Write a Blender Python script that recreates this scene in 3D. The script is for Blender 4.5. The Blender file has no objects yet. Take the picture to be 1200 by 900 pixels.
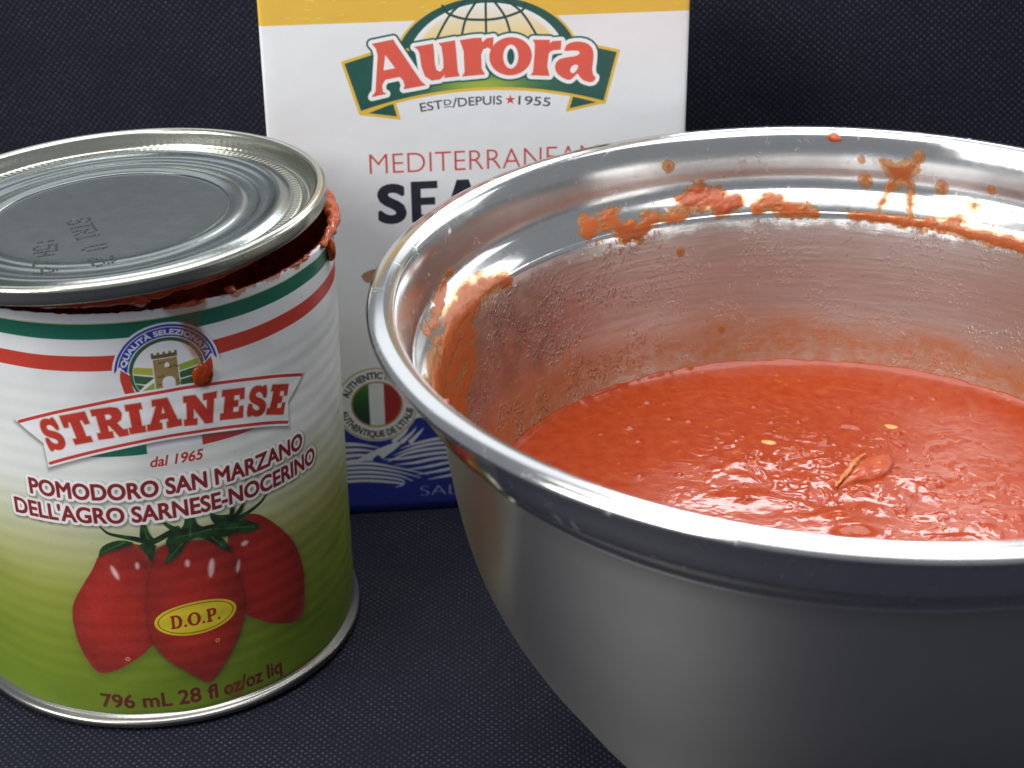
import bpy, bmesh, math, random
import numpy as np
from mathutils import Matrix, Vector

scene = bpy.context.scene
COL = scene.collection
rng = np.random.default_rng(7)

# ------------------------------------------------------------------ camera
F_PX, PITCH, ROLL, CAM_H = 2105.27, 0.483267, -0.007953, 0.277737      # focal length in pixels of a 1200 px wide frame
cam = bpy.data.cameras.new('camera')
cam.sensor_width = 36.0
cam.lens = F_PX / 1200.0 * 36.0
cam.clip_start, cam.clip_end = 0.01, 50.0
cam.dof.use_dof = True
cam.dof.focus_distance = 0.42
cam.dof.aperture_fstop = 22.0
cam_ob = bpy.data.objects.new('camera', cam)
COL.objects.link(cam_ob)
cp, sp_, cr, sr = math.cos(PITCH), math.sin(PITCH), math.cos(ROLL), math.sin(ROLL)
fw, rt, up = Vector((0, cp, -sp_)), Vector((1, 0, 0)), Vector((0, sp_, cp))
rt2, up2 = cr * rt + sr * up, cr * up - sr * rt
m = Matrix.Identity(4)
for i in range(3):
    m[i][0], m[i][1], m[i][2] = rt2[i], up2[i], -fw[i]
m.translation = Vector((0, 0, CAM_H))
cam_ob.matrix_world = m
scene.camera = cam_ob

# ------------------------------------------------------------------ world, lamps, exposure
world = bpy.data.worlds.new('World')
scene.world = world
world.use_nodes = True
bg = world.node_tree.nodes['Background']
bg.inputs['Color'].default_value = (0.86, 0.93, 1.0, 1)
bg.inputs['Strength'].default_value = 0.28


def area(name, loc, target, sx, sy, power, color):
    l = bpy.data.lights.new(name, 'AREA')
    l.shape, l.size, l.size_y, l.energy, l.color = 'RECTANGLE', sx, sy, power, color
    o = bpy.data.objects.new(name, l)
    COL.objects.link(o)
    o.location = loc
    o.rotation_euler = (Vector(target) - Vector(loc)).to_track_quat('-Z', 'Y').to_euler()
    return o


area('ceiling_lamp', (0.10, 0.40, 1.30), (0.10, 0.40, 0.0), 1.15, 1.10, 17.0, (1.0, 0.995, 0.98))
area('window_light', (0.22, 1.25, 0.86), (0.06, 0.38, 0.06), 0.36, 0.24, 3.2, (0.95, 0.98, 1.0))
area('room_lamp', (-0.98, -0.30, 1.00), (-0.02, 0.42, 0.08), 0.90, 0.70, 18.0, (1.0, 0.985, 0.96))

area('window_light', (0.12, 1.32, 0.86), (0.06, 0.30, 0.10), 1.60, 0.50, 2.6, (0.90, 0.95, 1.0))
area('window_light', (1.20, 1.15, 0.62), (0.0, 0.36, 0.10), 0.80, 0.55, 5.0, (0.95, 0.98, 1.0))

vs = scene.view_settings
vs.view_transform = 'Standard'
vs.look = 'None'
vs.exposure = 0.22
vs.gamma = 1.0
vs.use_curve_mapping = False
scene.cycles.use_denoising = True
scene.cycles.max_bounces = 10
scene.cycles.glossy_bounces = 6


# ------------------------------------------------------------------ helpers
def tag(o, label=None, cat=None, group=None, kind=None):
    if label: o['label'] = label
    if cat: o['category'] = cat
    if group: o['group'] = group
    if kind: o['kind'] = kind
    return o


def empty(name, loc=(0, 0, 0)):
    o = bpy.data.objects.new(name, None)
    o.empty_display_size = 0.02
    COL.objects.link(o)
    o.location = loc
    return o


def mesh_obj(name, verts, faces, mat, parent=None, smooth=True, uvs=None, mat_idx=None):
    me = bpy.data.meshes.new(name)
    me.from_pydata([tuple(v) for v in verts], [], [tuple(f) for f in faces])
    mats = mat if isinstance(mat, (list, tuple)) else [mat]
    for mm in mats: me.materials.append(mm)
    if mat_idx is not None:
        me.polygons.foreach_set('material_index', np.asarray(mat_idx, dtype=np.int32))
    if smooth:
        me.polygons.foreach_set('use_smooth', np.ones(len(me.polygons), dtype=bool))
    if uvs is not None:
        uv = me.uv_layers.new(name='uv')
        li = np.empty(len(me.loops), dtype=np.int32)
        me.loops.foreach_get('vertex_index', li)
        uv.data.foreach_set('uv', np.asarray(uvs, dtype=np.float32)[li].ravel())
    me.update()
    o = bpy.data.objects.new(name, me)
    COL.objects.link(o)
    if parent: o.parent = parent
    return o


def catmull(P, n=8):
    P = np.array(P, float)
    out = []
    for i in range(len(P) - 1):
        p0, p1, p2, p3 = P[max(i - 1, 0)], P[i], P[i + 1], P[min(i + 2, len(P) - 1)]
        for k in range(n):
            t = k / n
            out.append(.5 * ((2 * p1) + (-p0 + p2) * t + (2 * p0 - 5 * p1 + 4 * p2 - p3) * t * t + (-p0 + 3 * p1 - 3 * p2 + p3) * t ** 3))
    out.append(P[-1])
    return np.array(out)


def lathe(name, prof, mat, parent=None, seg=192, mat_of=None, close_axis=True):
    """prof: (r, z) pairs in metres; revolved about z."""
    prof = np.array(prof, float)
    n = len(prof)
    th = np.linspace(0, 2 * np.pi, seg, endpoint=False)
    verts = np.stack([np.outer(prof[:, 0], np.sin(th)), np.outer(prof[:, 0], np.cos(th)),
                      np.repeat(prof[:, 1][:, None], seg, 1)], -1).reshape(-1, 3)
    faces, mi = [], []
    for i in range(n - 1):
        for j in range(seg):
            k = (j + 1) % seg
            faces.append((i * seg + j, (i + 1) * seg + j, (i + 1) * seg + k, i * seg + k))
            mi.append(mat_of[i] if mat_of is not None else 0)
    return mesh_obj(name, verts, faces, mat, parent, True, None, mi)


def vnoise(x, y, seed=0):
    """smooth 2-D value noise in -1..1"""
    xi, yi = np.floor(x).astype(np.int64), np.floor(y).astype(np.int64)
    fx, fy = x - xi, y - yi
    fx, fy = fx * fx * fx * (fx * (6 * fx - 15) + 10), fy * fy * fy * (fy * (6 * fy - 15) + 10)

    def hsh(a, b):
        h = (a * 374761393 + b * 668265263 + seed * 974711) & 0x7fffffff
        h = ((h ^ (h >> 13)) * 1274126177) & 0x7fffffff
        h = h ^ (h >> 16)
        return (h & 0xffff) / 32767.5 - 1.0
    a, b, c, d = hsh(xi, yi), hsh(xi + 1, yi), hsh(xi, yi + 1), hsh(xi + 1, yi + 1)
    return (a * (1 - fx) + b * fx) * (1 - fy) + (c * (1 - fx) + d * fx) * fy


def fbm(x, y, seed=0, octv=4, gain=.5):
    s, a = 0, 1
    for k in range(octv):
        s = s + a * vnoise(x * 2 ** k + 17.3 * k, y * 2 ** k - 9.1 * k, seed + k)
        a *= gain
    return s


# ------------------------------------------------------------------ 2-D print painter (flat print of the can and the carton)
class Print:
    def __init__(self, u0, v0, u1, v1, ppm, base=(1, 1, 1)):
        self.u0, self.v0, self.ppm = u0, v0, ppm
        self.w, self.h = int(round((u1 - u0) * ppm)), int(round((v1 - v0) * ppm))
        self.a = np.empty((self.h, self.w, 3), np.float32)
        self.a[:] = base
        self.U = u0 + (np.arange(self.w) + .5) / ppm
        self.V = v0 + (np.arange(self.h) + .5) / ppm

    def box(self, lo, hi):
        i0, i1 = np.searchsorted(self.U, lo[0]), np.searchsorted(self.U, hi[0])
        j0, j1 = np.searchsorted(self.V, lo[1]), np.searchsorted(self.V, hi[1])
        return max(i0, 0), min(i1, self.w), max(j0, 0), min(j1, self.h)

    def blend(self, sl, cov, col):
        i0, i1, j0, j1 = sl
        if callable(col):
            X, Y = np.meshgrid(self.U[i0:i1], self.V[j0:j1])
            col = np.stack(np.broadcast_arrays(*col(X, Y)), -1)
        reg = self.a[j0:j1, i0:i1]
        reg += cov[..., None] * (np.asarray(col, np.float32) - reg)

    def fill(self, loops, col, grow=0., soft=None, alpha=1., shift=(0, 0)):
        """signed-distance fill of closed loops (even-odd); grow offsets the outline, soft blurs it (mm)"""
        loops = [np.asarray(l, float) + np.array(shift) for l in loops]
        soft = soft or .9 / self.ppm
        allp = np.concatenate(loops)
        mg = max(grow, 0) + soft + .2
        sl = self.box(allp.min(0) - mg, allp.max(0) + mg)
        i0, i1, j0, j1 = sl
        if i1 <= i0 or j1 <= j0: return
        X, Y = np.meshgrid(self.U[i0:i1].astype(np.float32), self.V[j0:j1].astype(np.float32))
        d2 = np.full(X.shape, 1e9, np.float32)
        ins = np.zeros(X.shape, bool)
        for l in loops:
            b = np.roll(l, -1, 0)
            for (x0, y0), (x1, y1) in zip(l, b):
                dx, dy = x1 - x0, y1 - y0
                L = dx * dx + dy * dy
                if L < 1e-12: continue
                t = np.clip(((X - x0) * dx + (Y - y0) * dy) / L, 0, 1)
                d2 = np.minimum(d2, (X - x0 - t * dx) ** 2 + (Y - y0 - t * dy) ** 2)
                if dy != 0:
                    c = ((y0 > Y) != (y1 > Y)) & (X < dx * (Y - y0) / dy + x0)
                    ins ^= c
        sd = np.sqrt(d2)
        sd = np.where(ins, -sd, sd) - grow
        cov = np.clip(.5 - sd / soft, 0, 1)
        if soft > .3: cov = cov * cov * (3 - 2 * cov)
        self.blend(sl, cov * alpha, col)

    def line(self, pts, wid, col, alpha=1., soft=None):
        """open stroke; wid a number or one width per point"""
        pts = np.asarray(pts, float)
        ws = np.broadcast_to(np.asarray(wid, float), (len(pts),)) / 2
        soft = soft or .9 / self.ppm
        mg = ws.max() + soft + .1
        sl = self.box(pts.min(0) - mg, pts.max(0) + mg)
        i0, i1, j0, j1 = sl
        if i1 <= i0 or j1 <= j0: return
        X, Y = np.meshgrid(self.U[i0:i1], self.V[j0:j1])
        sd = np.full(X.shape, 1e9)
        for k in range(len(pts) - 1):
            (x0, y0), (x1, y1) = pts[k], pts[k + 1]
            dx, dy = x1 - x0, y1 - y0
            L = dx * dx + dy * dy + 1e-12
            t = np.clip(((X - x0) * dx + (Y - y0) * dy) / L, 0, 1)
            sd = np.minimum(sd, np.hypot(X - x0 - t * dx, Y - y0 - t * dy) - (ws[k] * (1 - t) + ws[k + 1] * t))
        self.blend(sl, np.clip(.5 - sd / soft, 0, 1) * alpha, col)

    def image(self, name):
        img = bpy.data.images.new(name, self.w, self.h, alpha=False)
        buf = np.ones((self.h, self.w, 4), np.float32)
        buf[..., :3] = np.clip(self.a, 0, 1)
        img.pixels.foreach_set(buf.ravel())
        img.update()
        img.pack()
        return img


def rgb(r, g, b): return (r / 255., g / 255., b / 255.)


def circle(cx, cy, r, n=72, a0=0, a1=360, ry=None):
    a = np.radians(np.linspace(a0, a1, n, endpoint=(a1 - a0) < 359))
    return np.stack([cx + r * np.cos(a), cy + (ry or r) * np.sin(a)], 1)


def smooth(pts, n=2):
    P = np.array(pts, float)
    for _ in range(n):
        Q = np.roll(P, -1, 0)
        P = np.stack([P * .75 + Q * .25, P * .25 + Q * .75], 1).reshape(-1, 2)
    return P


def text_loops(s):
    """outlines of a line of sans text, cap height 1, starting at x = 0; a list of glyphs, each a list of loops"""
    cu = bpy.data.curves.new('t', 'FONT')
    cu.body = s
    ob = bpy.data.objects.new('t', cu)
    COL.objects.link(ob)
    dg = bpy.context.evaluated_depsgraph_get()
    c = ob.evaluated_get(dg).to_curve(dg)
    loops = []
    for sp in c.splines:
        pts = []
        bp = sp.bezier_points
        for k in range(len(bp)):
            a, b = bp[k], bp[(k + 1) % len(bp)]
            p0, p1, p2, p3 = [np.array(q[:2]) for q in (a.co, a.handle_right, b.handle_left, b.co)]
            nn = 5 if (np.linalg.norm((p1 - p0) - (p3 - p0) / 3) + np.linalg.norm((p2 - p0) - (p3 - p0) * 2 / 3)) > .01 else 2
            for t in np.arange(nn) / nn:
                pts.append((1 - t) ** 3 * p0 + 3 * t * (1 - t) ** 2 * p1 + 3 * t * t * (1 - t) * p2 + t ** 3 * p3)
        loops.append(np.array(pts))
    bpy.data.objects.remove(ob)
    bpy.data.curves.remove(cu)
    glyphs = []
    for l in sorted(loops, key=lambda l: l[:, 0].min()):
        for g in glyphs:
            x0 = min(k[:, 0].min() for k in g); x1 = max(k[:, 0].max() for k in g)
            if l[:, 0].min() < x1 - .02 and l[:, 0].max() > x0 + .02:
                g.append(l); break
        else:
            glyphs.append([l])
    x0 = min(l[:, 0].min() for l in loops)
    capH = .729
    return [[(l - np.array([x0, 0])) / capH for l in g] for g in glyphs]


def fit_text(s, u0, u1, v0, v1, slant=0., fn=None):
    G = text_loops(s)
    w = max(l[:, 0].max() for g in G for l in g)
    out = []
    for g in G:
        gg = []
        for l in g:
            x, y = l[:, 0] / w, l[:, 1]
            if fn is not None:
                # subdivide is not needed: glyph outlines are short
                gg.append(np.stack(fn(x, y), 1))
            else:
                gg.append(np.stack([u0 + (u1 - u0) * x + slant * y * (v1 - v0), v0 + (v1 - v0) * y], 1))
        out.append(gg)
    return out


SLAB = {
    'T': [[(0, 1), (1, 1), (1, .6), (.83, .6), (.79, .76), (.68, .76), (.68, .18), (.84, .18), (.84, 0), (.16, 0), (.16, .18), (.32, .18), (.32, .76), (.21, .76), (.17, .6), (0, .6)]],
    'I': [[(0, 1), (1, 1), (1, .8), (.8, .8), (.8, .2), (1, .2), (1, 0), (0, 0), (0, .2), (.2, .2), (.2, .8), (0, .8)]],
    'E': [[(0, 1), (1, 1), (1, .64), (.84, .64), (.8, .8), (.53, .8), (.53, .6), (.74, .6), (.74, .4), (.53, .4), (.53, .2), (.8, .2), (.84, .38), (1, .38), (1, 0), (0, 0), (0, .2), (.14, .2), (.14, .8), (0, .8)]],
    'N': [[(0, 1), (.34, 1), (.72, .44), (.72, .8), (.6, .8), (.6, 1), (1, 1), (1, .8), (.92, .8), (.92, 0), (.68, 0), (.28, .6), (.28, .2), (.4, .2), (.4, 0), (0, 0), (0, .2), (.09, .2), (.09, .8), (0, .8)]],
    'A': [[(.2, 1), (.66, 1), (.9, .2), (1, .2), (1, 0), (.58, 0), (.58, .2), (.65, .2), (.62, .33), (.38, .33), (.34, .2), (.42, .2), (.42, 0), (0, 0), (0, .2), (.1, .2), (.32, .8), (.2, .8)], [(.5, .78), (.57, .5), (.43, .5)]],
    'R': [[(0, 1), (.62, 1), (.84, .94), (.93, .75), (.87, .56), (.7, .46), (.86, .2), (1, .2), (1, 0), (.7, 0), (.46, .42), (.38, .42), (.38, .2), (.5, .2), (.5, 0), (0, 0), (0, .2), (.13, .2), (.13, .8), (0, .8)], [(.38, .8), (.54, .8), (.63, .71), (.55, .6), (.38, .6)]],
    'S': [smooth([(.93, .99), (.98, .62), (.82, .6), (.74, .75), (.56, .83), (.36, .79), (.33, .69), (.42, .63), (.75, .55), (.95, .42), (.98, .24), (.88, .08), (.68, 0), (.45, .0), (.27, .06), (.2, .0), (.04, .01), (.02, .4), (.2, .42), (.27, .26), (.45, .17), (.62, .19), (.67, .27), (.57, .36), (.25, .45), (.07, .57), (.04, .75), (.14, .92), (.34, 1.), (.55, 1.), (.72, .95), (.79, 1.)], 1)],
    'D': [smooth([(0, 1), (.3, 1), (.6, 1), (.9, .86), (1, .5), (.9, .14), (.6, 0), (.3, 0), (0, 0), (0, .08), (.1, .1), (.1, .9), (0, .92)], 1), smooth([(.28, .92), (.5, .92), (.7, .78), (.77, .5), (.7, .22), (.5, .08), (.28, .08)], 1)],
    'O': [circle(.5, .5, .5, 40), circle(.5, .5, .29, 40, ry=.42)],
    'P': [smooth([(0, 1), (.3, 1), (.66, 1), (.95, .9), (1, .73), (.95, .52), (.7, .42), (.36, .42), (.36, .1), (.52, .08), (.52, 0), (0, 0), (0, .08), (.12, .1), (.12, .9), (0, .92)], 1), smooth([(.36, .92), (.55, .92), (.72, .84), (.73, .6), (.58, .5), (.36, .5)], 1)],
}


def dense(l, step=.12):
    l = np.asarray(l, float); out = []
    for a, b in zip(l, np.roll(l, -1, 0)):
        n = max(1, int(np.ceil(np.linalg.norm(b - a) / step)))
        out += [a + (b - a) * k / n for k in range(n)]
    return np.array(out)


def quad_glyph(ch, TL, TR, BR, BL):
    TL, TR, BR, BL = [np.array(p, float) for p in (TL, TR, BR, BL)]
    out = []
    for l in SLAB[ch]:
        l = dense(l)
        x, y = l[:, :1], l[:, 1:]
        out.append((TL * (1 - x) + TR * x) * y + (BL * (1 - x) + BR * x) * (1 - y))
    return out


# ------------------------------------------------------------------ material helpers
def new_mat(name):
    mt = bpy.data.materials.new(name)
    mt.use_nodes = True
    nt = mt.node_tree
    return mt, nt, nt.nodes['Principled BSDF']


def N(nt, t, **kw):
    n = nt.nodes.new(t)
    for k, v in kw.items():
        if k.startswith('i_'):
            n.inputs[k[2:].replace('_', ' ')].default_value = v
        else:
            setattr(n, k, v)
    return n


def mth(nt, op, a, b=None, c=None, clamp=False):
    n = nt.nodes.new('ShaderNodeMath'); n.operation = op; n.use_clamp = clamp
    for i, v in enumerate((a, b, c)):
        if v is None: continue
        if isinstance(v, (int, float)): n.inputs[i].default_value = v
        else: nt.links.new(v, n.inputs[i])
    return n.outputs[0]


def mixc(nt, fac, a, b):
    n = nt.nodes.new('ShaderNodeMix'); n.data_type = 'RGBA'
    for i, v in ((0, fac), (6, a), (7, b)):
        if isinstance(v, (int, float)): n.inputs[i].default_value = v
        elif isinstance(v, tuple): n.inputs[i].default_value = v if len(v) == 4 else v + (1,)
        else: nt.links.new(v, n.inputs[i])
    return n.outputs[2]


def sstep(nt, v, lo, hi):
    n = nt.nodes.new('ShaderNodeMapRange'); n.interpolation_type = 'SMOOTHSTEP'
    nt.links.new(v, n.inputs[0])
    n.inputs[1].default_value, n.inputs[2].default_value = lo, hi
    return n.outputs[0]


def noise(nt, vec, scale, detail=3., rough=.5, dist=0.):
    n = nt.nodes.new('ShaderNodeTexNoise')
    nt.links.new(vec, n.inputs['Vector'])
    n.inputs['Scale'].default_value, n.inputs['Detail'].default_value = scale, detail
    n.inputs['Roughness'].default_value, n.inputs['Distortion'].default_value = rough, dist
    return n.outputs['Fac']


def bump(nt, h, dist, strength=1., prev=None):
    n = nt.nodes.new('ShaderNodeBump')
    n.inputs['Strength'].default_value, n.inputs['Distance'].default_value = strength, dist
    nt.links.new(h, n.inputs['Height'])
    if prev is not None: nt.links.new(prev, n.inputs['Normal'])
    return n.outputs[0]


def objco(nt): return nt.nodes.new('ShaderNodeTexCoord').outputs['Object']


# --- black non-woven cloth with a lattice of pressed dots (uv in metres along the sheet)
def cloth_material():
    mt, nt, b = new_mat('black_nonwoven_cloth')
    uv = nt.nodes.new('ShaderNodeTexCoord').outputs['UV']
    wob = nt.nodes.new('ShaderNodeTexNoise'); wob.inputs['Scale'].default_value = 180.
    nt.links.new(uv, wob.inputs['Vector'])
    add = nt.nodes.new('ShaderNodeVectorMath'); add.operation = 'MULTIPLY_ADD'
    nt.links.new(wob.outputs['Color'], add.inputs[0]); add.inputs[1].default_value = (.0006, .0006, 0); nt.links.new(uv, add.inputs[2])
    sx = nt.nodes.new('ShaderNodeSeparateXYZ'); nt.links.new(add.outputs[0], sx.inputs[0])
    a = 2 * math.pi / .00208
    cx = mth(nt, 'COSINE', mth(nt, 'MULTIPLY', sx.outputs[0], a))
    cy = mth(nt, 'COSINE', mth(nt, 'MULTIPLY', sx.outputs[1], a))
    pr = mth(nt, 'MULTIPLY', cx, cy)
    dot = sstep(nt, pr, .18, .78)
    var = sstep(nt, noise(nt, uv, 900., 2., .6), .3, .68)
    patch = sstep(nt, noise(nt, uv, 60., 3., .6), .25, .75)
    dv = mth(nt, 'MULTIPLY', dot, mth(nt, 'MULTIPLY_ADD', var, .85, .15))
    dv = mth(nt, 'MULTIPLY', dv, mth(nt, 'MULTIPLY_ADD', patch, .6, .4))
    col = mixc(nt, dv, (.0068, .0078, .0165, 1), (.070, .074, .100, 1))
    nt.links.new(col, b.inputs['Base Color'])
    b.inputs['Roughness'].default_value = .62
    b.inputs['Specular IOR Level'].default_value = .22
    fib = noise(nt, uv, 5200., 2., .7)
    n1 = bump(nt, fib, .00008, .5)
    n2 = bump(nt, dot, .00022, -.6 * -1, n1)
    nt.links.new(n2, b.inputs['Normal'])
    return mt


def sauce_material(name, col=(.29, .031, .0055), col2=(.34, .050, .010), rough=.12, scale=300.):
    mt, nt, b = new_mat(name)
    co = objco(nt)
    f = sstep(nt, noise(nt, co, scale, 4., .6), .3, .75)
    base = mixc(nt, f, col, col2)
    vo = nt.nodes.new('ShaderNodeTexVoronoi'); vo.inputs['Scale'].default_value = 330.
    nt.links.new(co, vo.inputs['Vector'])
    fleck = mth(nt, 'MULTIPLY', mth(nt, 'SUBTRACT', 1., sstep(nt, vo.outputs['Distance'], .10, .22)), sstep(nt, noise(nt, co, 90., 2.), .48, .62))
    base = mixc(nt, mth(nt, 'MULTIPLY', fleck, .5), base, (.46, .15, .03, 1))
    nt.links.new(base, b.inputs['Base Color'])
    b.inputs['Roughness'].default_value = rough
    b.inputs['IOR'].default_value = 1.40
    b.inputs['Subsurface Weight'].default_value = .15
    b.inputs['Subsurface Radius'].default_value = (1., .25, .08)
    b.inputs['Subsurface Scale'].default_value = .0025
    h = noise(nt, co, 500., 3., .5)
    nt.links.new(bump(nt, h, .0003, .3), b.inputs['Normal'])
    return mt


def lacquer_material(name, img, u0, v0, u1, v1, cyl=None, rough=.32):
    """printed sheet: the print is mapped by uv (mm)"""
    mt, nt, b = new_mat(name)
    t = nt.nodes.new('ShaderNodeTexImage'); t.image = img; t.extension = 'EXTEND'; t.interpolation = 'Cubic'
    uv = nt.nodes.new('ShaderNodeTexCoord').outputs['UV']
    nt.links.new(uv, t.inputs['Vector'])
    co = objco(nt)
    g = noise(nt, co, 900., 3., .6)
    c = mixc(nt, mth(nt, 'MULTIPLY', g, .10), t.outputs['Color'], (.35, .34, .32, 1))
    nt.links.new(c, b.inputs['Base Color'])
    b.inputs['Roughness'].default_value = rough
    b.inputs['Specular IOR Level'].default_value = .5
    lo = noise(nt, co, 60., 2., .5)
    nt.links.new(bump(nt, lo, .0010, .25), b.inputs['Normal'])
    return mt


def metal_material(name, col, rough, brushed=0., spots=0.):
    """steel or tinplate; brushed adds fine rings round the z axis"""
    mt, nt, b = new_mat(name)
    co = objco(nt)
    b.inputs['Metallic'].default_value = 1.
    n1 = noise(nt, co, 45., 2., .5)
    c = mixc(nt, mth(nt, 'MULTIPLY', sstep(nt, n1, .35, .75), .12), col, tuple(k * .7 for k in col))
    nt.links.new(c, b.inputs['Base Color'])
    r = mth(nt, 'MULTIPLY_ADD', sstep(nt, noise(nt, co, 420., 4., .7), .3, .8), .04 if spots else .008, rough - .01)
    nt.links.new(r, b.inputs['Roughness'])
    if spots:
        sp1 = sstep(nt, noise(nt, co, 210., 6., .75, .6), .57, .71)
        r = mth(nt, 'MULTIPLY_ADD', sp1, spots, r)
        nt.links.new(r, b.inputs['Roughness'])
    if brushed:
        s = nt.nodes.new('ShaderNodeSeparateXYZ'); nt.links.new(co, s.inputs[0])
        th = mth(nt, 'ARCTAN2', s.outputs[0], s.outputs[1])
        cb = nt.nodes.new('ShaderNodeCombineXYZ')
        nt.links.new(mth(nt, 'MULTIPLY', th, .0007), cb.inputs[0])
        nt.links.new(s.outputs[2], cb.inputs[1])
        nt.links.new(mth(nt, 'MULTIPLY', mth(nt, 'POWER', mth(nt, 'ADD', mth(nt, 'MULTIPLY', s.outputs[0], s.outputs[0]), mth(nt, 'MULTIPLY', s.outputs[1], s.outputs[1])), .5), 1.), cb.inputs[2])
        st = noise(nt, cb.outputs[0], 2600., 3., .6)
        nt.links.new(bump(nt, st, .00006, brushed), b.inputs['Normal'])
        b.inputs['Anisotropic'].default_value = .8
        b.inputs['Anisotropic Rotation'].default_value = .25
        tg = nt.nodes.new('ShaderNodeTangent'); tg.direction_type = 'RADIAL'; tg.axis = 'Z'
        nt.links.new(tg.outputs[0], b.inputs['Tangent'])
    else:
        nt.links.new(bump(nt, noise(nt, co, 1500., 3., .6), .00004, .4), b.inputs['Normal'])
    return mt


M_CLOTH = cloth_material()
M_SAUCE = sauce_material('tomato_puree')
M_SMEAR = sauce_material('thin_tomato_smear', (.40, .058, .018), (.46, .11, .036), .14, 260.)


def film_smear_material(name, thick, thin):
    """smear that thins out to a clear orange film at its edges"""
    mt = sauce_material(name, thick, tuple(min(1, c * 1.25) for c in thick), .13, 300.)
    nt = mt.node_tree
    b = nt.nodes['Principled BSDF']
    at = N(nt, 'ShaderNodeAttribute', attribute_name='film')
    n = noise(nt, objco(nt), 800., 4., .65)
    gr = bump(nt, noise(nt, objco(nt), 1500., 3., .6), .0003, .6)
    nt.links.new(gr, b.inputs['Normal'])
    f = sstep(nt, mth(nt, 'ADD', at.outputs['Fac'], mth(nt, 'MULTIPLY', mth(nt, 'SUBTRACT', n, .5), .7)), .12, .75)
    src = b.inputs['Base Color'].links[0].from_socket
    nt.links.new(mixc(nt, f, thin + (1,), src), b.inputs['Base Color'])
    tr = nt.nodes.new('ShaderNodeBsdfTransparent'); tr.inputs[0].default_value = (1., .80, .62, 1)
    ms = nt.nodes.new('ShaderNodeMixShader')
    nt.links.new(mth(nt, 'MULTIPLY_ADD', f, .60, .22), ms.inputs[0])
    nt.links.new(tr.outputs[0], ms.inputs[1]); nt.links.new(b.outputs[0], ms.inputs[2])
    nt.links.new(ms.outputs[0], nt.nodes['Material Output'].inputs['Surface'])
    return mt


M_FSM = film_smear_material('orange_sauce_film', (.36, .082, .017), (.50, .25, .105))
M_FRED = film_smear_material('red_sauce_film', (.33, .052, .013), (.48, .19, .06))
M_TIN = metal_material('tinplate', (.62, .60, .55), .20)
M_TIN_DARK = metal_material('dark_tinplate', (.36, .35, .33), .26)
M_STEEL = metal_material('polished_steel', (.63, .625, .62), .15, .10, .26)
M_STEEL_OUT = metal_material('brushed_steel', (.47, .455, .44), .37, .04)

# ------------------------------------------------------------------ setting: one black cloth, laid on the table and hung up behind
def cloth_sheet(name, pts_fn, nu, nv):
    """pts_fn(i/nu, j/nv) -> (x, y, z, sheet_u, sheet_v)"""
    verts, uvs, faces = [], [], []
    for j in range(nv + 1):
        for i in range(nu + 1):
            x, y, z, a, b = pts_fn(i / nu, j / nv)
            verts.append((x, y, z)); uvs.append((a, b))
    for j in range(nv):
        for i in range(nu):
            k = j * (nu + 1) + i
            faces.append((k, k + 1, k + nu + 2, k + nu + 1))
    return mesh_obj(name, verts, faces, M_CLOTH, None, True, uvs)


def back_y(x): return .536 - .10 * (x + .1) + .002 * math.sin(x * 30 + 1)


def table_fn(a, b):
    x = -1.0 + 2.0 * a
    y = -1.0 + (back_y(x) - .012 + 1.0) * b
    n = float(fbm(np.array([x * 14]), np.array([y * 14]), 3, 3)[0])
    z = -.0006 + .0004 * min(0, n)
    return x, y, z, x, y


def back_fn(a, b):
    x = -1.0 + 2.0 * a
    r, s = .012, b * .148
    q = r * math.pi / 2
    yb = back_y(x)
    if s < q:
        t = s / r
        y, z = yb - r + r * math.sin(t), -.0006 + r - r * math.cos(t)
    else:
        y, z = yb, -.0006 + r + (s - q)
    y += .0025 * math.sin(9 * x + 5 * z) * min(1, s / .08)
    return x, y, z, x * .98 + .1 * z, yb + s


tag(cloth_sheet('table_cloth', table_fn, 100, 100), kind='structure')
tag(cloth_sheet('backdrop', back_fn, 100, 40), kind='structure')

# ------------------------------------------------------------------ the print of the tomato can (u: mm round the wall, v: mm up)
WHITE = rgb(238, 238, 242)
RED, GREEN, DRED = rgb(203, 58, 42), rgb(0, 104, 82), rgb(132, 28, 30)
pr = Print(-90, 0, 90, 113, 10.5)


def can_base(X, Y):
    k = np.array([0, 12, 26, 38, 48, 58, 70, 113.])
    R = np.interp(Y, k, np.array([106, 112, 124, 148, 178, 204, 232, 240]) / 255)
    G = np.interp(Y, k, np.array([130, 136, 142, 157, 180, 207, 234, 240]) / 255)
    B = np.interp(Y, k, np.array([22, 24, 34, 62, 118, 176, 230, 244]) / 255)
    return R, G, B


pr.blend((0, pr.w, 0, pr.h), np.ones((pr.h, pr.w), np.float32), can_base)
for a, b, c in ((105.2, 108.9, GREEN), (97.45, 101.15, RED)):
    pr.fill([[(-95, a), (95, a), (95, b), (-95, b)]], c)
pr.line([(-95, 109.0), (95, 109.0)], .25, rgb(215, 205, 150))
# round badge: soft drop shadow painted into the print first, then the rings
C0 = (16.9, 95.7)
pr.fill([circle(*C0, 12.1)], (.25, .25, .28), 0., 1.6, .35, (0.3, -.5))
pr.fill([circle(*C0, 12.1)], WHITE)
BLUE = rgb(38, 52, 168)
pr.fill([circle(*C0, 11.55)], BLUE)
pr.fill([circle(*C0, 11.05)], WHITE)
pr.fill([circle(*C0, 10.8)], BLUE)
pr.fill([circle(*C0, 8.72)], WHITE)
pr.fill([circle(*C0, 8.45)], rgb(46, 96, 62))
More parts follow.
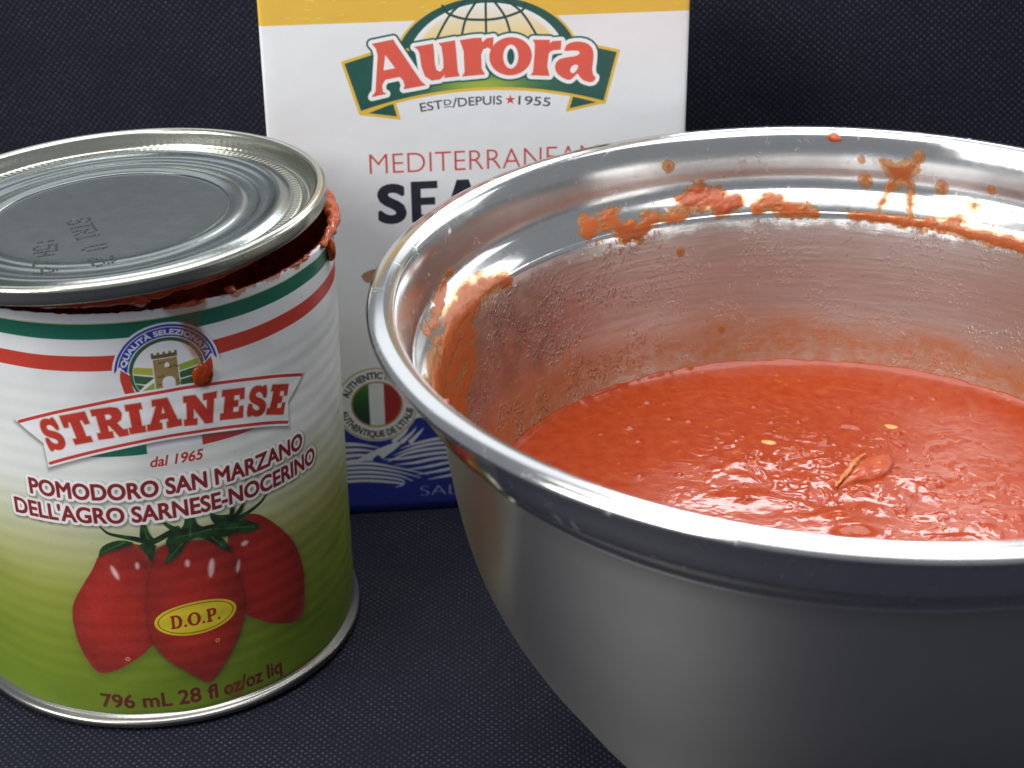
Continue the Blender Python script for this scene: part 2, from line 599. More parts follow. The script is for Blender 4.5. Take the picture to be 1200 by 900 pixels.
# lower half of the ring: ribbon tails
for sgn in (-1, 1):
    pr.fill([np.array([(sgn * 12.7, .5), (sgn * 8.0, .5), (sgn * 8.3, -8), (sgn * 4, -14), (sgn * 12.7, -14)]) + C0], can_base)
    rib = np.array([(sgn * 10.3, .9), (sgn * 8.2, .2), (sgn * 7.8, -3.4), (sgn * 6.2, -6), (sgn * 8.6, -7.5), (sgn * 9.8, -4), (sgn * 10.4, -1)])
    notch = np.array([(sgn * 12.0, -.2), (sgn * 11.2, .9), (sgn * 10.2, 2.2), (sgn * 9.2, .9), (sgn * 8.4, .2), (sgn * 10.3, .0)])
    pr.fill([notch + C0], WHITE, .25)
    pr.fill([rib + C0], WHITE, .5)
    pr.fill([rib + C0], RED)
    pr.fill([np.array([(sgn * 10.1, 1.7), (sgn * 8.5, .4), (sgn * 8.4, -1), (sgn * 10.3, -1)]) + C0], RED)
pr.fill([circle(*C0, 8.2)], rgb(46, 96, 62))
pr.fill([circle(*C0, 7.6)], WHITE)
GLY = fit_text('QUALITÀ SELEZIONATA', 0, 0, 0, 0, fn=lambda x, y: (
    C0[0] + (9.15 + 1.25 * y) * np.cos(np.radians(166 - 153 * x)), C0[1] + (9.15 + 1.25 * y) * np.sin(np.radians(166 - 153 * x))))
for g in GLY: pr.fill(g, WHITE, .10)


def clip_disc(poly, r=7.45):
    P = dense(np.array(poly, float), .4)
    q = P - np.array(C0)
    d = np.hypot(q[:, 0], q[:, 1])
    s = np.minimum(1, r / np.maximum(d, 1e-6))
    return np.array(C0) + q * s[:, None]


cx, cy = C0
LG, DG = rgb(150, 178, 60), rgb(52, 98, 56)
for poly, c in (([(-8, 2.2), (-2, 1.2), (-2, -.6), (-8, .6)], rgb(182, 182, 62)), ([(-8, .3), (-2.8, -.9), (-5, -2.3), (-8, -1.7)], DG),
                ([(-7.4, -2), (-5.3, -2.6), (-6.3, -3.6), (-7, -3.2)], DG), ([(-6, -4), (-2, -1.3), (-2, -3.4), (-4.4, -5.8)], LG),
                ([(-4.2, -6), (-2, -3.7), (-2, -8), (-3, -7)], DG), ([(2, 1.2), (8, 2.2), (8, .6), (2, -.4)], LG),
                ([(2, -.7), (8, .3), (8, -1.6), (2, -2.2)], DG), ([(2, -2.5), (8, -1.9), (7, -5), (2, -5.5)], DG)):
    pr.fill([clip_disc(np.array(poly) + C0)], c)
TW = rgb(160, 134, 84)
pr.fill([np.array([(-2.9, 3.6), (2.4, 3.6), (2.5, -4.8), (-2.9, -4.8)]) + C0], WHITE, .25)
pr.fill([np.array([(-2.9, 3.6), (2.4, 3.6), (2.5, -6), (-2.9, -6)]) + C0], TW)
cren = [(-3.2, 3.6), (-3.2, 5), (-2.7, 5), (-2.7, 4.5), (-1.9, 4.5), (-1.9, 5), (-1.4, 5), (-1.4, 4.5), (-.6, 4.5), (-.6, 5), (-.1, 5), (-.1, 4.5), (.7, 4.5), (.7, 5), (1.2, 5), (1.2, 4.5), (2.0, 4.5), (2.0, 5), (2.5, 5), (2.5, 3.6)]
pr.fill([np.array(cren) + C0], rgb(104, 86, 52))
pr.line(np.array([(-3.1, 3.45), (2.5, 3.45)]) + C0, .18, WHITE)
for x, y in ((-1.8, 2.2), (-1.0, 2.35), (.6, 1.1), (1.4, 1.2), (1.9, .8), (-2.2, -1.2), (-1.5, -1.0), (1.9, -2.6), (2.1, -3.4), (.3, .9), (-2.3, -3)):
    pr.fill([np.array([(x, y), (x + .65, y), (x + .65, y + .35), (x, y + .35)]) + C0], rgb(104, 84, 52))
arch = lambda x, y, w, h: np.concatenate([[(x - w, y), (x + w, y)], circle(x, y + h, w, 16, 0, 180)])
pr.fill([arch(cx + .05, cy + 1.2, .55, .6)], WHITE)
pr.fill([arch(cx + .1, cy - 6, 1.45, 3.5)], WHITE)

# banner: an arch about u = 17
def btop(u): return 92.0 - .00628 * (u - 17.) ** 2
def bbot(u): return 78.75 - .00745 * (u - 17.) ** 2
ut = np.linspace(-19.8, 53.6, 40); ub = np.linspace(46.6, -12.5, 40)
banner = np.concatenate([np.stack([ut, btop(ut)], 1), [(47.0, 78.35)], np.stack([ub, bbot(ub)], 1), [(-12.95, 78.5)]])
# flag strip under the banner
pr.fill([[(-2.2, 75.85), (10.5, 75.85), (10.5, 79), (-2.2, 79)]], rgb(0, 108, 84))
pr.fill([[(10.5, 75.85), (23.1, 75.85), (23.1, 79), (10.5, 79)]], rgb(232, 230, 238))
pr.fill([[(23.1, 75.85), (36.4, 75.85), (36.4, 79), (23.1, 79)]], rgb(190, 52, 42))
pr.fill([banner], rgb(70, 70, 74), .1, 1.8, .6, (0, -.7))
pr.fill([banner], rgb(244, 243, 247))
u = np.linspace(-18.6, 52.6, 60)
pr.line(np.stack([u, btop(u) - .95], 1), .75, RED)
u = np.linspace(-12.0, 46.2, 60)
pr.line(np.stack([u, bbot(u) + .95], 1), .75, RED)
LET = [('S', (-13.9, 84.2), (-9.3, 85.6), (-7.0, 78.0), (-11.6, 76.6)), ('T', (-8.07, 86.0), (-2.18, 87.4), (-.32, 80.1), (-6.2, 78.7)),
       ('R', (-.8, 87.8), (6.2, 88.7), (6.9, 81.2), (.27, 80.35)), ('I', (6.87, 88.65), (10.3, 88.95), (10.76, 81.65), (7.3, 81.4)),
       ('A', (11.4, 89.3), (18.6, 89.4), (18.75, 82.0), (11.2, 81.7)), ('N', (19.84, 88.9), (27.5, 88.3), (26.4, 80.9), (19.4, 81.7)),
       ('E', (29.04, 88.1), (34.5, 87.05), (33.35, 79.9), (27.75, 81.0)), ('S', (35.9, 87.0), (40.9, 85.4), (39.6, 77.9), (34.3, 79.7)),
       ('E', (42.4, 84.85), (47.6, 82.8), (45.0, 76.0), (39.9, 78.1))]
for ch, *qd in LET:
    pr.fill(quad_glyph(ch, *qd), rgb(214, 190, 170), .28, .3)
for ch, *qd in LET:
    pr.fill(quad_glyph(ch, *qd), rgb(198, 52, 38), .06)
for g in fit_text('dal 1965', 10.75, 22.6, 72.2, 74.9, .22): pr.fill(g, rgb(186, 44, 40), .07)

# tomatoes: drop shadow, stalks, fruits
TL_ = smooth([(-3.5, 49.6), (-4.94, 45.99), (-8.13, 40.96), (-11.2, 35.75), (-12.08, 31.96), (-11.86, 26.44), (-10.63, 21.02), (-8.46, 16.57), (-6.73, 15.3), (-3.73, 16.14), (0.67, 18.59), (4.52, 21.55), (8.3, 25.5), (9.5, 40), (9.6, 51), (3, 53)], 2)
TM_ = smooth([(9.6, 50.13), (8.47, 46.14), (7.15, 40.32), (6.31, 34.35), (6.01, 28.87), (6.77, 23.84), (8.9, 19.82), (12.13, 16.44), (15.43, 13.19), (18.35, 10.3), (19.71, 10.7), (22.32, 13.46), (24.81, 17.07), (27.72, 21.69), (29.44, 26.67), (29.69, 31.55), (28.99, 36.74), (28.31, 41.86), (27.28, 45.84), (24.45, 50.34), (19.85, 51.06), (15.4, 51.79), (11.93, 51.55)], 2)
TR_ = smooth([(26.5, 49.5), (29, 53), (31.27, 54.3), (35.31, 53.2), (39.36, 48.98), (43.66, 43.4), (46.2, 38.72), (47.74, 34.17), (48.55, 28.74), (48.0, 23.0), (46.9, 18.0), (44.32, 17.6), (40.8, 18.6), (36.34, 21.0), (32.86, 23.7), (29.5, 26.4), (26, 35)], 2)
for t_ in (TR_, TL_, TM_):
    pr.fill([t_], rgb(52, 62, 26), -1.0, 7.5, .55, (.4, -1.4))


def fruit(cx, cy, rx, ry):
    def f(X, Y):
        d = np.clip(np.hypot((X - cx) / rx, (Y - cy) / ry), 0, 1.15)
        w = .04 * fbm(X * .12, Y * .3, 5, 3)
        k = np.clip(1.06 - .42 * np.clip(d - .35, 0, 1) + w, 0, 2)
        e = np.clip((d - .92) / .16, 0, 1) * .10
        return .66 * k + e, .14 * k + e, .10 * k + e
    return f


pr.fill([TR_], fruit(37, 36, 13, 20))
pr.fill([TM_], rgb(60, 16, 12), .2, 1.6, .4, (.3, 0))
pr.fill([TL_], fruit(-1.5, 34, 12, 20))
pr.fill([TM_], rgb(60, 14, 10), 0., 1.8, .4, (-.3, 0))
pr.fill([TM_], fruit(17.5, 32, 13, 23))
for (x, y, a, b, tilt) in ((-.16, 44.6, .8, 2.3, -.35), (5.2, 46.2, .7, 1.2, 0), (16.7, 45.4, .8, 1.2, 0), (22.2, 42.6, 1.0, 2.8, .15), (31.1, 46.4, 1.2, .9, 0), (28.9, 40.8, .7, 2.0, .2)):
    P = circle(0, 0, a, 24, ry=b)
    P = np.stack([P[:, 0] * math.cos(tilt) + P[:, 1] * math.sin(tilt), -P[:, 0] * math.sin(tilt) + P[:, 1] * math.cos(tilt)], 1) + np.array([x, y])
    pr.fill([P], rgb(240, 215, 225), -.2, 1.1, .9)
for x, y in ((.3, 19.98), (21.97, 21.8)):
    pr.line(circle(x, y, .45, 12), .3, rgb(225, 190, 110), .8)


def leafc(X, Y):
    k = .75 + .35 * fbm(X * .35, Y * .5, 9, 3)
    return .085 * k, .24 * k + .02, .10 * k


LEAVES = [
    [(-3.67, 48.6), (-2.79, 51.38), (-.64, 52.87), (2.37, 53.59), (5.6, 52.5), (2.67, 51.43), (-.38, 50.51), (-2.46, 49.72)],
    [(6.5, 53.3), (7.0, 57.5), (8.35, 57.4), (8.7, 54.85), (10.2, 52.6), (8.4, 52.2)],
    [(5.6, 52.3), (7.37, 49.81), (8.67, 46.6), (9.57, 49.84), (10.2, 52)],
    [(17.6, 58.3), (16.43, 54.9), (13.63, 54.1), (12.0, 52.0), (13.1, 49.56), (10.9, 45.9), (15.2, 48.03), (16.87, 51.3), (19.43, 52.05), (21.88, 50.81), (24.24, 48.03), (27.9, 44.9), (26.2, 49.0), (24.0, 52.0), (28.2, 53.72), (23.73, 54.4), (20.14, 54.5), (19.3, 58.0)],
    [(22.9, 57.9), (23.4, 55.32), (24.96, 53.14), (23.1, 51.8), (26.03, 49.8), (29.33, 50.2), (33.0, 48.5), (36.2, 49.6), (32.6, 52.0), (30.9, 53.8), (29.71, 55.1), (27.57, 55.7), (24.95, 56.4)],
    [(27.6, 54.3), (28.4, 58.0), (29.06, 59.4), (29.4, 55.4)], [(28.7, 54.6), (30.0, 56.0), (32.5, 58.3), (30.7, 54.3)]]
for lf in LEAVES: pr.fill([smooth(lf, 1)], rgb(40, 40, 20), .1, 1.0, .5, (.2, -.4))
pr.line(catmull([(-2.3, 57.4), (-.59, 55.49), (2.01, 54.57), (4.84, 53.8), (7.66, 52.9), (9.57, 52.6), (12.64, 53.97), (15.21, 55.2)], 5), np.concatenate([np.linspace(.35, 1.5, 20), np.full(16, 1.5)]), leafc)
pr.line(catmull([(30.5, 53.82), (33.69, 54.64), (36.83, 56.13), (38.9, 58.2)], 5), np.linspace(1.2, .5, 16), leafc)
pr.line(catmull([(12.0, 57.6), (13.6, 56.0), (15.5, 54.5)], 5), np.linspace(.6, 1.6, 11), leafc)
for lf in LEAVES: pr.fill([smooth(lf, 1)], leafc)
for a, b in (((14, 53), (23, 53.2)), ((18.5, 57), (18, 52.5)), ((12.5, 47.5), (16, 51)), ((26.5, 46.5), (23, 51)), ((24, 53), (34, 50)), ((-3, 50), (3, 52.8)), ((7.7, 57), (8.4, 53.4))):
    pr.line([a, b], [.1, .45], rgb(86, 130, 62), .6)

# two lines of text with white outline and soft shadow
TXT = fit_text('POMODORO SAN MARZANO', -18.3, 50.6, 64.6, 68.9) + fit_text("DELL'AGRO SARNESE-NOCERINO", -23.4, 55.4, 58.25, 62.55)
for g in TXT: pr.fill(g, rgb(60, 60, 50), 1.0, 1.3, .55, (.25, -.35))
for g in TXT: pr.fill(g, rgb(246, 244, 244), .92)
for g in TXT: pr.fill(g, rgb(136, 26, 30), .17)

# D.O.P. seal
OV = circle(17.5, 29.6, 10.0, 64, ry=4.7)
sh = lambda P: np.stack([P[:, 0], P[:, 1] + (P[:, 0] - 17.5) * -.005], 1)
pr.fill([sh(OV)], rgb(228, 205, 40))
pr.line(np.concatenate([c_ := circle(17.5, 29.6, 9.1, 64, ry=4.0), c_[:1]]), .2, rgb(120, 60, 20))
for ch, x0, x1 in (('D', 11.4, 14.0), ('O', 15.4, 18.4), ('P', 20.0, 22.3)):
    pr.fill(quad_glyph(ch, (x0, 31.3), (x1, 31.3), (x1, 27.6), (x0, 27.6)), rgb(156, 36, 26), .08)
for x in (14.75, 19.1, 22.9): pr.fill([circle(x, 27.95, .36, 14)], rgb(156, 36, 26))
for s_, a, b in (('796 mL', -7.6, 9.5), ('28 fl', 11.2, 20.6), ('oz/oz', 22.4, 32.6), ('liq', 34.2, 38.4)):
    for g in fit_text(s_, a, b, 5.3, 9.6): pr.fill(g, rgb(96, 26, 22), .13)

# stains of sauce that ran over the print
def stain(loops, a, soft=.8, col=rgb(150, 84, 48)): pr.fill([smooth(loops, 1)], col, 0, soft, a)
stain([(16.5, 113), (18, 109.6), (20.5, 108.4), (21.3, 105), (20.2, 103), (21.8, 100.6), (23.3, 98), (26, 97.6), (27, 99.8), (25.9, 103), (25.4, 106.5), (27, 109), (27.6, 113)], .42, 1.4)
stain([(21, 107.6), (24.4, 107.4), (25, 104.2), (26.8, 101.6), (25, 100), (22.6, 102.5)], .40, 1.0, rgb(110, 62, 34))
stain([(22.2, 102), (24.5, 101.5), (25.9, 96.5), (24, 95.6), (22.6, 98.4)], .35, 1.0, rgb(196, 120, 80))
stain([(22.2, 8.0), (27.9, 8.4), (26.9, 4.5), (25.7, 2.2), (24.6, 2.2), (23.5, 5)], .5, .5, rgb(128, 76, 26))
xx = np.linspace(-90, 90, pr.w)
edge = np.clip(fbm(xx * .35, xx * 0 + 2, 21, 4) * .9 - .1, 0, 1)
J = np.arange(pr.h)[:, None] / 10.5
cov = np.clip((J - (111.3 - 1.9 * edge[None, :])) / .6, 0, 1) * np.clip(edge[None, :] * 3, 0, .8)
pr.blend((0, pr.w, 0, pr.h), cov.astype(np.float32), rgb(205, 120, 84))
for _ in range(26):
    x, y = rng.uniform(-30, 70), rng.uniform(8, 108)
    pr.fill([circle(x, y, rng.uniform(.08, .2), 8)], rgb(120, 110, 90), 0, None, .6)
CAN_IMG = pr.image('can_print')

# ------------------------------------------------------------------ tomato can
CX, CY = -.092865, .400722
RC, ZT = .0497, .1113
CAN = tag(empty('tin_can', (CX, CY, 0)), 'opened tomato can with green, white and red printed wall, standing left of the steel bowl', 'tin can')
M_CANPRINT = lacquer_material('printed_tinplate', CAN_IMG, -90, 0, 90, 113, rough=.30)


def can_radius(z):
    a = np.clip((z - .0105) / .004, 0, 1) * np.clip((.0955 - z) / .004, 0, 1)
    return RC + .000024 * a * np.sin(2 * np.pi * z / .0042) - .0004 * np.clip((.0036 - z) / .0012, 0, 1)


def cut_z(th):
    """height of the torn rim; at the far left the wall still hangs on the lid"""
    d = np.abs((th + np.pi / 2 + .25 + np.pi) % (2 * np.pi) - np.pi)
    lift = .0040 * np.clip(1 - d / .42, 0, 1) ** .7
    return ZT + lift + .00016 * fbm(th * 40, th * 0 + 4, 2, 4)


SEG = 512
th = np.linspace(-np.pi, np.pi, SEG + 1)
zs = np.concatenate([[.0024, .0030], np.arange(.0040, .1085, .00045), np.linspace(.1087, 1, 2)[:1]])
NZ = len(zs)
verts, uvs = [], []
ztop = cut_z(th)
rows = []
for z in zs: rows.append((np.full(SEG + 1, z), can_radius(np.full(SEG + 1, z))))
for t in (.34, .67, 1.): rows.append((.1087 + (ztop - .1087) * t, np.full(SEG + 1, RC + .00003 * t)))
for z, r in rows:
    # small dents
    dz = (z - .080) / .02
    r = r + .00025 * np.array(fbm(th * 3.0, z * 60, 12, 2)) * 1.0
    verts.append(np.stack([np.sin(th) * r, -np.cos(th) * r, z], 1))
    uvs.append(np.stack([(th * RC * 1e3 + 90) / 180., z * 1e3 / 113.], 1))
# over the edge and down the inside
for k, (dz, dr) in enumerate(((.00005, -.00012), (-.0002, -.00028))):
    r = rows[-1][1] + dr
    verts.append(np.stack([np.sin(th) * r, -np.cos(th) * r, ztop + dz], 1)); uvs.append(uvs[-1])
nr = len(verts)
V = np.concatenate(verts); W_ = SEG + 1
faces = [(i * W_ + j, i * W_ + j + 1, (i + 1) * W_ + j + 1, (i + 1) * W_ + j) for i in range(nr - 1) for j in range(SEG)]
mesh_obj('body', V, faces, M_CANPRINT, CAN, True, np.concatenate(uvs))


def film_material():
    mt, nt, b = new_mat('sauce_filmed_tin_lining')
    co = objco(nt)
    f = sstep(nt, noise(nt, co, 160., 5., .65, .4), .3, .7)
    nt.links.new(mixc(nt, f, (.12, .012, .006, 1), (.26, .035, .012, 1)), b.inputs['Base Color'])
    b.inputs['Roughness'].default_value = .3
    nt.links.new(bump(nt, noise(nt, co, 320., 4., .6), .0006, .6), b.inputs['Normal'])
    return mt


M_FILM = film_material()
vi = []
for z in (ZT - .0002, .09, .06, .03, .0215):
    r = RC - .0009
    zz = ztop - .0002 if z > .11 else np.full(SEG + 1, z)
    vi.append(np.stack([np.sin(th) * r, -np.cos(th) * r, zz], 1))
vi.append(np.stack([np.sin(th) * .02, -np.cos(th) * .02, np.full(SEG + 1, .0200)], 1))
vi.append(np.stack([np.sin(th) * .0, -np.cos(th) * .0, np.full(SEG + 1, .0200)], 1))
V = np.concatenate(vi)
faces = [(i * W_ + j, (i + 1) * W_ + j, (i + 1) * W_ + j + 1, i * W_ + j + 1) for i in range(len(vi) - 1) for j in range(SEG)]
mesh_obj('inner_lining', V, faces, M_FILM, CAN)
lathe('bottom_seam', np.array([(0, .0012), (.046, .0012), (.0485, .0004), (.0500, .0), (.0512, .0002), (.0516, .0008), (.0516, .0017), (.0512, .0022),
                               (.0505, .0024), (.0498, .0026), (.0493, .0032), (.0488, .0032), (.0488, .0020), (0, .0018)]), M_TIN_DARK, CAN, 256)


def blob_tube(name, path, radii, mat, parent, seed=0, amp=.35, flat=1., nseg=16, lump=2.2):
    """lumpy strand along a path (metres); path (n,3), radii (n,)"""
    path, radii = np.array(path, float), np.array(radii, float)
    n = len(path)
    T = np.gradient(path, axis=0)
    T /= np.linalg.norm(T, axis=1)[:, None]
    upv = np.array([0, 0, 1.])
    verts = []
    ph = np.linspace(0, 2 * np.pi, nseg, endpoint=False)
    sacc = np.concatenate([[0], np.cumsum(np.linalg.norm(np.diff(path, axis=0), axis=1))]) * 1e3
    for i in range(n):
        a = np.cross(T[i], upv); a /= max(np.linalg.norm(a), 1e-9)
        if np.linalg.norm(np.cross(T[i], upv)) < .2:
            a = np.cross(T[i], np.array([0, 1., 0])); a /= np.linalg.norm(a)
        b = np.cross(a, T[i])
        k = 1 + amp * fbm(sacc[i] / lump + np.cos(ph) * .8, np.sin(ph) * .8 + seed * 3.1, seed, 3)
        r = radii[i] * k
        verts.append(path[i] + np.outer(np.cos(ph) * r, a) + np.outer(np.sin(ph) * r * flat, b))
    V = np.concatenate(verts)
    faces = [(i * nseg + j, i * nseg + (j + 1) % nseg, (i + 1) * nseg + (j + 1) % nseg, (i + 1) * nseg + j) for i in range(n - 1) for j in range(nseg)]
    faces += [tuple(range(nseg - 1, -1, -1)), tuple((n - 1) * nseg + j for j in range(nseg))]
    return mesh_obj(name, V, faces, mat, parent)


def lump(name, c, rx, ry, rz, mat, parent, seed=0, amp=.2, rot=0., nu=20, nv=12, axes=None):
    """uneven rounded clot centred on c; axes: 3 unit vectors, default world"""
    A = np.eye(3) if axes is None else np.array(axes, float)
    verts, faces = [], []
    for j in range(nv + 1):
        ph_ = math.pi * j / nv
        for i in range(nu):
            t = 2 * math.pi * i / nu
            d = np.array([math.sin(ph_) * math.cos(t), math.sin(ph_) * math.sin(t), math.cos(ph_)])
            k = 1 + amp * float(fbm(np.array([d[0] * 1.7 + d[2] + seed]), np.array([d[1] * 1.7 - d[2] * .6]), seed, 3)[0])
            x, y = d[0] * rx, d[1] * ry
            x, y = x * math.cos(rot) - y * math.sin(rot), x * math.sin(rot) + y * math.cos(rot)
            verts.append(np.array(c) + k * (x * A[0] + y * A[1] + d[2] * rz * A[2]))
    for j in range(nv):
        for i in range(nu):
            faces.append((j * nu + i, (j + 1) * nu + i, (j + 1) * nu + (i + 1) % nu, j * nu + (i + 1) % nu))
    return mesh_obj(name, verts, faces, mat, parent)


def rim_path(a0, a1, n, dr=0., dz=0.):
    a = np.radians(np.linspace(a0, a1, n))
    return np.stack([np.sin(a) * (RC + dr), -np.cos(a) * (RC + dr), cut_z(a) + dz], 1)


# sauce left on the torn rim (right-hand side, and two dabs in front)
def taper(n, a, b): return np.sin(np.linspace(.12, np.pi - .12, n)) ** .5 * np.linspace(a, b, n)
blob_tube('sauce_smear', rim_path(75, 165, 120, .0002, -.0002), taper(120, .0019, .0014), M_SMEAR, CAN, 3, .28, 1.2, 16, 3.2)
tag(lump('sauce_smear', (math.sin(1.43) * .0504, -math.cos(1.43) * .0504, .1080), .0013, .0024, .0030, M_SMEAR, CAN, 4, .25, .2), 'drop of sauce hanging over the torn rim')
blob_tube('sauce_smear', rim_path(20, 31, 40, .0, -.0002), taper(40, .0005, .0007), M_SMEAR, CAN, 8, .5, .9, 12, 1.6)
lump('sauce_smear', (math.sin(.665) * .0497, -math.cos(.665) * .0497, .1120), .0012, .0007, .0008, M_SMEAR, CAN, 9, .35)
blob_tube('sauce_smear', rim_path(40, 74, 60, -.0003, -.0002), taper(60, .0002, .0006), M_SMEAR, CAN, 18, .6, .9, 12, 1.2)


def wall_axes(a): return [(math.cos(a), math.sin(a), 0), (0, 0, 1), (math.sin(a), -math.cos(a), 0)]


a_ = 24.55 / 49.7
tag(lump('sauce_drip', (math.sin(a_) * .0499, -math.cos(a_) * .0499, .0933), .0024, .0028, .0010, M_SAUCE, CAN, 5, .12, .1, axes=wall_axes(a_)), 'thick red drip over the print below the round badge')

# ------------------------------------------------------------------ lid, cut loose and tilted on the can
ln = np.array([-.0568, .0151, 1.]); ln /= np.linalg.norm(ln)
e1 = np.array([1, 0, .0568]); e1 /= np.linalg.norm(e1)
e2 = np.cross(ln, e1)
LID = empty('can_lid')
lm = Matrix.Identity(4)
for i in range(3): lm[i][0], lm[i][1], lm[i][2] = e1[i], e2[i], ln[i]
lm.translation = Vector((-.0947, .3919, .1217))
LID.matrix_world = lm
tag(LID, 'cut-off round tin lid with ringed panel, lying tilted on the open can', 'can lid')


def lid_material():
    mt, nt, b = new_mat('ringed_tinplate')
    co = objco(nt)
    s = nt.nodes.new('ShaderNodeSeparateXYZ'); nt.links.new(co, s.inputs[0])
    r = mth(nt, 'SQRT', mth(nt, 'ADD', mth(nt, 'MULTIPLY', s.outputs[0], s.outputs[0]), mth(nt, 'MULTIPLY', s.outputs[1], s.outputs[1])))
    th_ = mth(nt, 'ARCTAN2', s.outputs[0], s.outputs[1])
    tick = mth(nt, 'SINE', mth(nt, 'MULTIPLY', th_, 170.))
    ring = mth(nt, 'MULTIPLY', sstep(nt, r, .0437, .0441), mth(nt, 'SUBTRACT', 1., sstep(nt, r, .0452, .0456)))
    ring2 = mth(nt, 'MULTIPLY', sstep(nt, r, .0476, .0479), mth(nt, 'SUBTRACT', 1., sstep(nt, r, .0486, .0489)))
    kn = mth(nt, 'MULTIPLY', tick, mth(nt, 'ADD', ring, mth(nt, 'MULTIPLY', ring2, .15)))
    b.inputs['Metallic'].default_value = 1.
    g = sstep(nt, noise(nt, co, 240., 4., .7), .3, .75)
    outer = sstep(nt, r, .0435, .0440)
    base = mixc(nt, outer, (.235, .255, .25, 1), (.50, .50, .43, 1))
    nt.links.new(mixc(nt, mth(nt, 'MULTIPLY', g, .06), base, (.25, .25, .24, 1)), b.inputs['Base Color'])
    nt.links.new(mth(nt, 'MULTIPLY_ADD', g, .04, .20), b.inputs['Roughness'])
    n1 = bump(nt, noise(nt, co, 900., 3., .7), .00006, .5)
    nt.links.new(bump(nt, kn, .00010, .9, n1), b.inputs['Normal'])
    return mt


M_LID = lid_material()
LP = [(0, -.0042), (.0150, -.0042), (.0272, -.0042), (.0282, -.0040), (.0292, -.0037), (.0304, -.0035), (.0316, -.0036), (.0326, -.0039), (.0338, -.0040),
      (.0350, -.0039), (.0358, -.0036), (.0366, -.0035), (.0378, -.0035), (.0388, -.0032), (.0400, -.0027), (.0412, -.0027), (.0422, -.0031), (.0432, -.0036),
      (.0442, -.0036), (.0456, -.0036), (.0462, -.0042), (.0470, -.0046), (.0478, -.0043), (.0483, -.0034), (.0488, -.0012), (.0492, -.0004), (.0500, .0), (.0509, -.0001), (.0515, -.0007), (.0516, -.0016), (.0516, -.0032), (.0512, -.0040), (.0504, -.0042),
      (.0496, -.0040), (.0494, -.0034)]
prof = catmull(LP, 4)
under = np.array([(.0488, -.0040), (.0482, -.0050), (.0470, -.0052), (.0460, -.0048), (.0440, -.0043), (.040, -.0042), (.036, -.0044), (.030, -.0048), (.027, -.0050), (0, -.0050)])
lathe('panel', np.concatenate([prof, under]), M_LID, LID, 256)

# dotted ink code on the lid
DOT = {'S': '01110 10001 10000 01110 00001 10001 01110', 'T': '11111 00100 00100 00100 00100 00100 00100', 'R': '11110 10001 10001 11110 10100 10010 10001',
       '1': '00100 01100 00100 00100 00100 00100 01110', 'U': '10001 10001 10001 10001 10001 10001 01110', '2': '01110 10001 00001 00110 01000 10000 11111',
       '8': '01110 10001 10001 01110 10001 10001 01110', '5': '11111 10000 11110 00001 00001 10001 01110', 'H': '10001 10001 10001 11111 10001 10001 10001',
       '4': '00010 00110 01010 10010 11111 00010 00010', ':': '00000 00100 00100 00000 00100 00100 00000', ' ': '00000 00000 00000 00000 00000 00000 00000'}
M_INK, nt_, b_ = new_mat('black_ink')
b_.inputs['Base Color'].default_value = (.012, .012, .012, 1)
b_.inputs['Roughness'].default_value = .6


def lid_z(r): return float(np.interp(r, prof[:60, 0], prof[:60, 1]))


iv, if_ = [], []
for s_, o in (('STR1 U 28', np.array([-3.4, .2])), (':5H 14', np.array([-8.2, -12.0]))):
    dx_ = np.array([4.6, -11.0]); dx_ = dx_ / np.linalg.norm(dx_)          # reading direction in the lid plane
    if s_[0] == ':': dx_ = np.array([2.6, -11.0]); dx_ /= np.linalg.norm(dx_)
    dy_ = np.array([-dx_[1], dx_[0]])
    for ci, ch in enumerate(s_):
        for row, bits in enumerate(DOT[ch].split()):
            for cix, bt in enumerate(bits):
                if bt == '1' and rng.random() > .04:
                    p = o + dx_ * (ci * 3.75 + cix * .60) + dy_ * ((6 - row) * .82 - 6.2) + rng.normal(0, .05, 2)
                    p = p * 1e-3
                    k = len(iv)
                    rr = rng.uniform(.00030, .00040)
                    for t in np.linspace(0, 2 * np.pi, 8, endpoint=False):
                        q = p + rr * np.array([math.cos(t), math.sin(t)])
                        iv.append((q[0], q[1], lid_z(np.hypot(*q)) + .00006))
                    if_.append(tuple(range(k, k + 8)))
tag(mesh_obj('printed_code', iv, if_, M_INK, LID, False), 'dotted black ink code')

# sauce hanging from the lid's lower edge
def lid_pt(a, r, z): return np.array([math.sin(a) * r, -math.cos(a) * r, z])


pa = np.radians(np.linspace(-8, 62, 90))
blob_tube('sauce_smear', [lid_pt(a, .0485, -.0047) for a in pa], taper(90, .0015, .0009), M_SAUCE, LID, 31, .35, 1.3, 14, 3.5)
for k, (dg_, r_) in enumerate(((19, .0024), (25, .0017))):
    a = math.radians(dg_)
    lump('sauce_drip', lid_pt(a, .0468, -.0056 - r_ * .1), r_ * 1.4, r_, r_ * .9, M_SAUCE, LID, 40 + k, .25, a)

# ------------------------------------------------------------------ salt carton
BX, BY, YAW, LEAN = -.063828, .447111, .103399, .017403
BW, BH, BD = .11203, .1542, .040
P2 = Print(0, 0, 112, 168, 9.0, rgb(240, 241, 244))
YEL, NAVY, GRN = rgb(236, 190, 66), rgb(30, 46, 152), rgb(22, 84, 76)
P2.fill([[(-2, 145.7), (114, 145.7), (114, 170), (-2, 170)]], lambda X, Y: (.925 + 0 * X, .745 + .01 * fbm(X * .2, Y * .2, 3, 3), .27 + 0 * X))
DARK = rgb(28, 30, 48)
# globe
GC = (58.5, 133.5)
ell = lambda rx, ry: circle(GC[0], GC[1], rx, 90, ry=ry)
P2.fill([ell(24.6, 18.3)], YEL)
P2.fill([ell(24.0, 17.7)], GRN)
P2.fill([ell(21.0, 16.2)], rgb(246, 246, 246))


